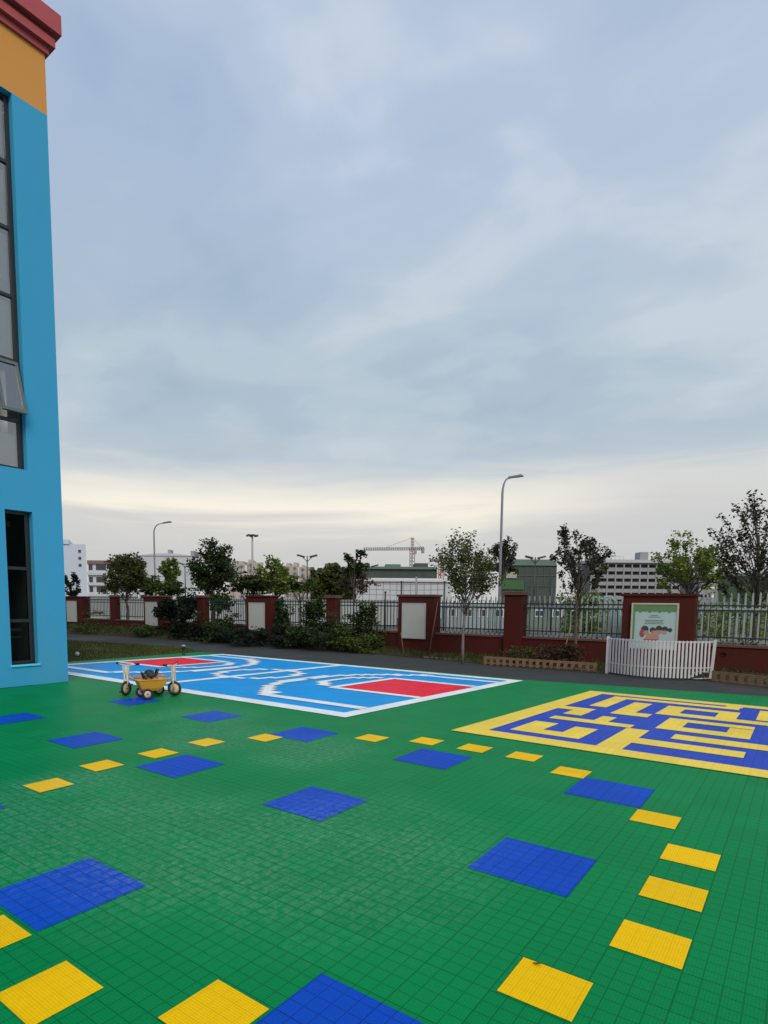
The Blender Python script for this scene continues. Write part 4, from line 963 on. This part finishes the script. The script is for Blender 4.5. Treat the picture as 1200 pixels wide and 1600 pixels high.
# far beige towers
def tower(px0, px1, depth, tp_, lab, stepups, m=beige):
    o, L_, h = block('apartment_block', px0, px1, depth, tp_, lab, m, 18); o['group'] = 'far beige apartment blocks'
    pm = depth/FPX
    for (a, b_, dz) in stepups: MB().bx(a*pm, b_*pm, 1, 12, h, h+dz*pm).build('roof_house', m, o)
    cols = max(2, int(L_/5)); rows = 8
    for i in range(cols):
        wn_ = MB()
        for j in range(rows): wn_.bx((i+.25)*L_/cols, (i+.75)*L_/cols, -.03, .2, h-(j+.75)*3.0, h-(j+.3)*3.0)
        wn_.bx((i+.45)*L_/cols, (i+.55)*L_/cols, -.03, .1, h-25, h-.6); wn_.build('window_column', mat('distant_glass', (.17, .17, .18), .5), o)
    return o
tower(358, 384, 300, 881, 'far beige apartment block left of the high mast', ((5, 12, 5), (15, 22, 4)))
tower(386, 412, 310, 879, 'far beige apartment block right of the high mast', ((2, 8, 4),))
tower(444, 466, 330, 884, 'far beige apartment block above the vines', ((3, 9, 4), (14, 20, 5)))
tower(467, 491, 320, 886, 'far beige apartment block right behind the twin head lamp', ((4, 8, 3),))
# low tree belt in the distance
P = []
for _ in range(9000):
    px = random.uniform(488, 575); dd = random.uniform(150, 175); b = at(px, dd); P.append((b.x, b.y, random.uniform(0, 1)**.7*(hgt(887+5*math.sin(px*.13)+2*math.sin(px*.5), dd, px))))
V, Fq = leaves(np.array(P), 1.5); tag(npmesh('distant_trees', V, Fq, LO), 'dark blurred belt of trees on the horizon left of the crane', 'trees', None, 'stuff')
# long white shed with rounded roof
o, L_, h = block('long_white_shed', 556, 705, 62, 909, 'long low white shed with pale roof below the crane', wallw, 16)
sh_ = MB(); prof = [(0, 0), (0, .35), (4, .85), (8, 1.0), (12, .85), (16, .35), (16, 0)]
sh_.add([(0, p[0]-.2, h+p[1]*.6) for p in prof]+[(L_, p[0]-.2, h+p[1]*.6) for p in prof], [(k, k+1, 8+k, 7+k) for k in range(6)]+[(0, 1, 2, 3, 4, 5, 6), (13, 12, 11, 10, 9, 8, 7)]).build('roof', mat('pale_sheet_roof', (.55, .57, .57), .5, var=.05), o)
jb = MB()
for k in range(1, 14): jb.bx(k*L_/14-.03, k*L_/14+.03, -.03, .0, 0, h)
jb.build('wall_joints', greyc, o)
# dark green roofed block behind
o, L_, h = block('netted_site_block', 566, 682, 150, 889, 'low dark green netted construction block under the crane', netg, 20)
MB().bx(0, L_, -.6, 20, h-.1, h+.5).build('roof_edge', netl, o)
for (a, b_, tp_) in ((36, 60, 881), (83, 103, 879)):
    MB().bx(a*150/FPX, b_*150/FPX, 2, 10, h+.5, hgt(tp_, 150)).build('roof_house', netl if a < 50 else netg, o)
o, L_, h = block('netted_site_block', 781, 868, 90, 884, 'grey green netted construction block behind the narrow pillar and tall lamp', netg, 16)
rr = MB(); prof = [(0, 0), (0, .5), (1, .9), (L_-1.2, .9), (L_-.3, .6), (L_, 0)]
rr.add([(p[0], -.25, h+p[1]) for p in prof]+[(p[0], 15.7, h+p[1]) for p in prof], [tuple(range(6)), tuple(range(11, 5, -1))]+[(k, 6+k, 7+k, k+1) for k in range(5)]).build('roof_edge', netl, o)
sn = MB()
for k in range(1, 5): sn.bx(0, L_, -.10, .0, h-k*1.55, h-k*1.55+.10)
for k in range(1, 9): sn.bx(k*L_/9-.04, k*L_/9+.04, -.08, 0, 0, h)
sn.build('scaffold_lines', mat('scaffold', (.09, .10, .09), .8), o)
MB().bx(.8, 2.4, -.16, -.11, h-1.9, h-1.0).build('sign_panel', mat('cream_panel', (.34, .34, .27), .7), o)
MB().bx(0, L_*.42, -.2, -.11, h-3.6, h-2.2).build('green_net_sheet', mat('bright_net', (.05, .12, .05), .9, var=.3), o)
# concrete frame under construction
def frame_block(px0, px1, depth, tp_, bays, floors, fh, lab, thick=14):
    a, b_ = at(px0, depth), at(px1, depth); d = b_-a; L_ = d.length; h = hgt(tp_, depth, (px0+px1)/2)
    o = empty('concrete_frame_building', a, math.atan2(d.y, d.x)); tag(o, lab, 'building')
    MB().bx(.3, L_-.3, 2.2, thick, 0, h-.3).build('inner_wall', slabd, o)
    for j in range(floors+1):
        z_ = h-j*fh
        if z_ < 0: break
        MB().bx(0, L_, 0, 2.2, z_-.5, z_).build('floor_slab', greyc, o)
        if j < floors: 
            MB().bx(0, L_, .05, .18, z_-fh, z_-fh+.75).build('balcony_parapet', greyc, o)
    for i in range(bays+1):
        X_ = i*L_/bays; MB().bx(X_-.22, X_+.22, -.08, .4, 0, h-.01).build('column', greyc, o)
    rn = random.Random(3)
    for i in range(bays):
        op = MB()
        for j in range(floors):
            x0 = (i+.12+.1*rn.random())*L_/bays; x1 = (i+.62+.25*rn.random())*L_/bays; z_ = h-j*fh-.5
            op.bx(x0, x1, 2.05, 2.2, z_-fh*.75, z_-.02)
        op.build('opening', dk, o)
    return o, L_, h
o, L_, h = frame_block(922, 1086, 200, 880, 13, 7, 2.35, 'grey concrete frame building under construction behind the sparse dark tree')
MB().bx(-.5, L_+.5, -.9, 14, h, h+1.0).build('roof_slab', mat('pale_roof_slab', (.45, .47, .48), .8), o)
for (a, b_, z_) in ((.48, .56, 3.2), (.03, .10, 2.6)): MB().bx(L_*a, L_*b_, 2, 6, h+.55, h+.55+z_).build('roof_house', greyc, o)
hr = MB(); hr.bx(0, L_*.3, .2, .25, h+2.0, h+2.08)
for k in range(9): hr.bx(L_*.3*k/8-.04, L_*.3*k/8+.04, .2, .25, h+1.0, h+2.0)
hr.build('roof_railing', galv, o)
o, L_, h = frame_block(1092, 1118, 150, 901, 2, 4, 2.0, 'small white edged concrete block between the yellow green tree and the right edge tree', 10)
o, L_, h = block('netted_site_block', 1120, 1245, 105, 900, 'wide dark green netted block behind the right edge tree', mat('deep_green_net', (.035, .065, .045), .9, var=.3, vscale=.3), 16)
MB().bx(0, L_, -.3, 16, h-.1, h+.4).build('roof_edge', netl, o)
# pale site hoarding behind the fence on the left
def hoarding(px0, px1, depth, tp_, lab, m):
    a, b_ = at(px0, depth), at(px1, depth); d = b_-a; L_ = d.length; h = hgt(tp_, depth, (px0+px1)/2)
    o = empty('site_hoarding', a, math.atan2(d.y, d.x)); tag(o, lab, 'hoarding')
    MB().bx(0, L_, 0, .06, 0, h).build('sheet', m, o)
    rb = MB()
    for k in range(int(L_/1.2)+1): rb.bx(k*1.2-.03, k*1.2+.03, -.03, 0, 0, h+.02)
    rb.build('ribs', greyc, o); MB().bx(0, L_, -.04, .08, h, h+.06).build('top_rail', greyc, o)
    return o
hm = mat('hoarding_grey', (.34, .37, .37), .6, var=.08, vscale=.8, stains=((.22, .25, .23), .8, 1.5, (1, 1, .3)))
hoarding(90, 345, 46, 937, 'pale grey hoarding seen through the left fence panels', hm)
hoarding(346, 620, 42, 938, 'pale grey hoarding seen through the fence behind the vines', hm)
# works huts and materials behind the fence in the middle and right
o, L_, h = block('site_cabin', 690, 790, 38, 947, 'low pale blue site cabin seen through the railing left of the narrow pillar', mat('cabin_blue_grey', (.26, .32, .36), .6, var=.15, vscale=1.2), 3, 'cabin')
for k in range(4): win(o, .4+k*1.0, 1.0+k*1.0, .7, 1.25)
MB().bx(-.1, L_+.1, -.15, 3.1, h, h+.08).build('roof', wallw, o)
o, L_, h = block('site_cabin', 955, 1290, 44, 941, 'long grey site cabin seen through the railing at the right', mat('cabin_grey', (.16, .20, .22), .6, var=.3, vscale=.9), 3, 'cabin')
for k in range(7): win(o, .7+k*2.0, 1.8+k*2.0, .7, 1.4)
o, L_, h = block('site_cabin', 826, 950, 40, 950, 'low green grey site cabin seen through the railing under the sparse dark tree', mat('cabin_green_grey', (.14, .19, .16), .6, var=.3, vscale=.9), 3, 'cabin')
for k in range(4): win(o, .4+k*1.2, 1.1+k*1.2, .7, 1.2)
# cyan climbing arch
b = at(948, 30); o = empty('climbing_arch', b, face_cam(b)); tag(o, 'pale cyan tube climbing arch behind the railing left of the poster', 'climbing frame')
cy = mat('cyan_tube', (.22, .42, .40), .5)
for yy in (0, .9):
    MB().tube([(-.62+yy*.1, yy, 0), (-.5, yy, 1.4), (-.2, yy, 1.95), (.15, yy, 2.0), (.45, yy, 1.75), (.62, yy, 1.1), (.7, yy, 0)], .055, 8).build('arch_tube', cy, o)
for k in range(4): MB().tube([(-.56+.04*k, 0, .4+.35*k), (-.56+.04*k, .9, .4+.35*k)], .03, 6).build('rung', cy, o)
# parked car
def car(px, depth, lab):
    b = at(px, depth); o = empty('parked_car', b, face_cam(b)); tag(o, lab, 'car')
    prof = [(-2.1, .35), (-2.15, .75), (-1.95, 1.0), (-1.2, 1.08), (-.6, 1.55), (.9, 1.6), (1.6, 1.15), (2.05, 1.05), (2.15, .7), (2.1, .35)]
    n_ = len(prof); q = MB(); q.add([(p[0], -.85, p[1]) for p in prof]+[(p[0], .85, p[1]) for p in prof], [tuple(range(n_)), tuple(range(2*n_-1, n_-1, -1))]+[(k, n_+k, n_+(k+1) % n_, (k+1) % n_) for k in range(n_)]); q.build('body', mat('white_car_paint', (.6, .62, .64), .25, coat=.5), o, .06)
    for yy in (-.86, .86): q = MB(); q.add([(-1.05, yy, 1.1), (1.4, yy, 1.15), (.8, yy, 1.5), (-.55, yy, 1.48)], [(0, 1, 2, 3)]); q.build('side_window', dk, o)
    for sx in (-1.3, 1.3):
        for sy in (-.82, .82):
            M_ = Matrix.Rotation(PI/2, 4, 'X'); MB().lathe([(0, -.1), (.3, -.1), (.33, -.05), (.33, .05), (.3, .1), (0, .1)], 16, (sx, sy, .33), M_).build('wheel', rub, o)
car(172, 52, 'white parked car seen above the fence left of the round olive tree')
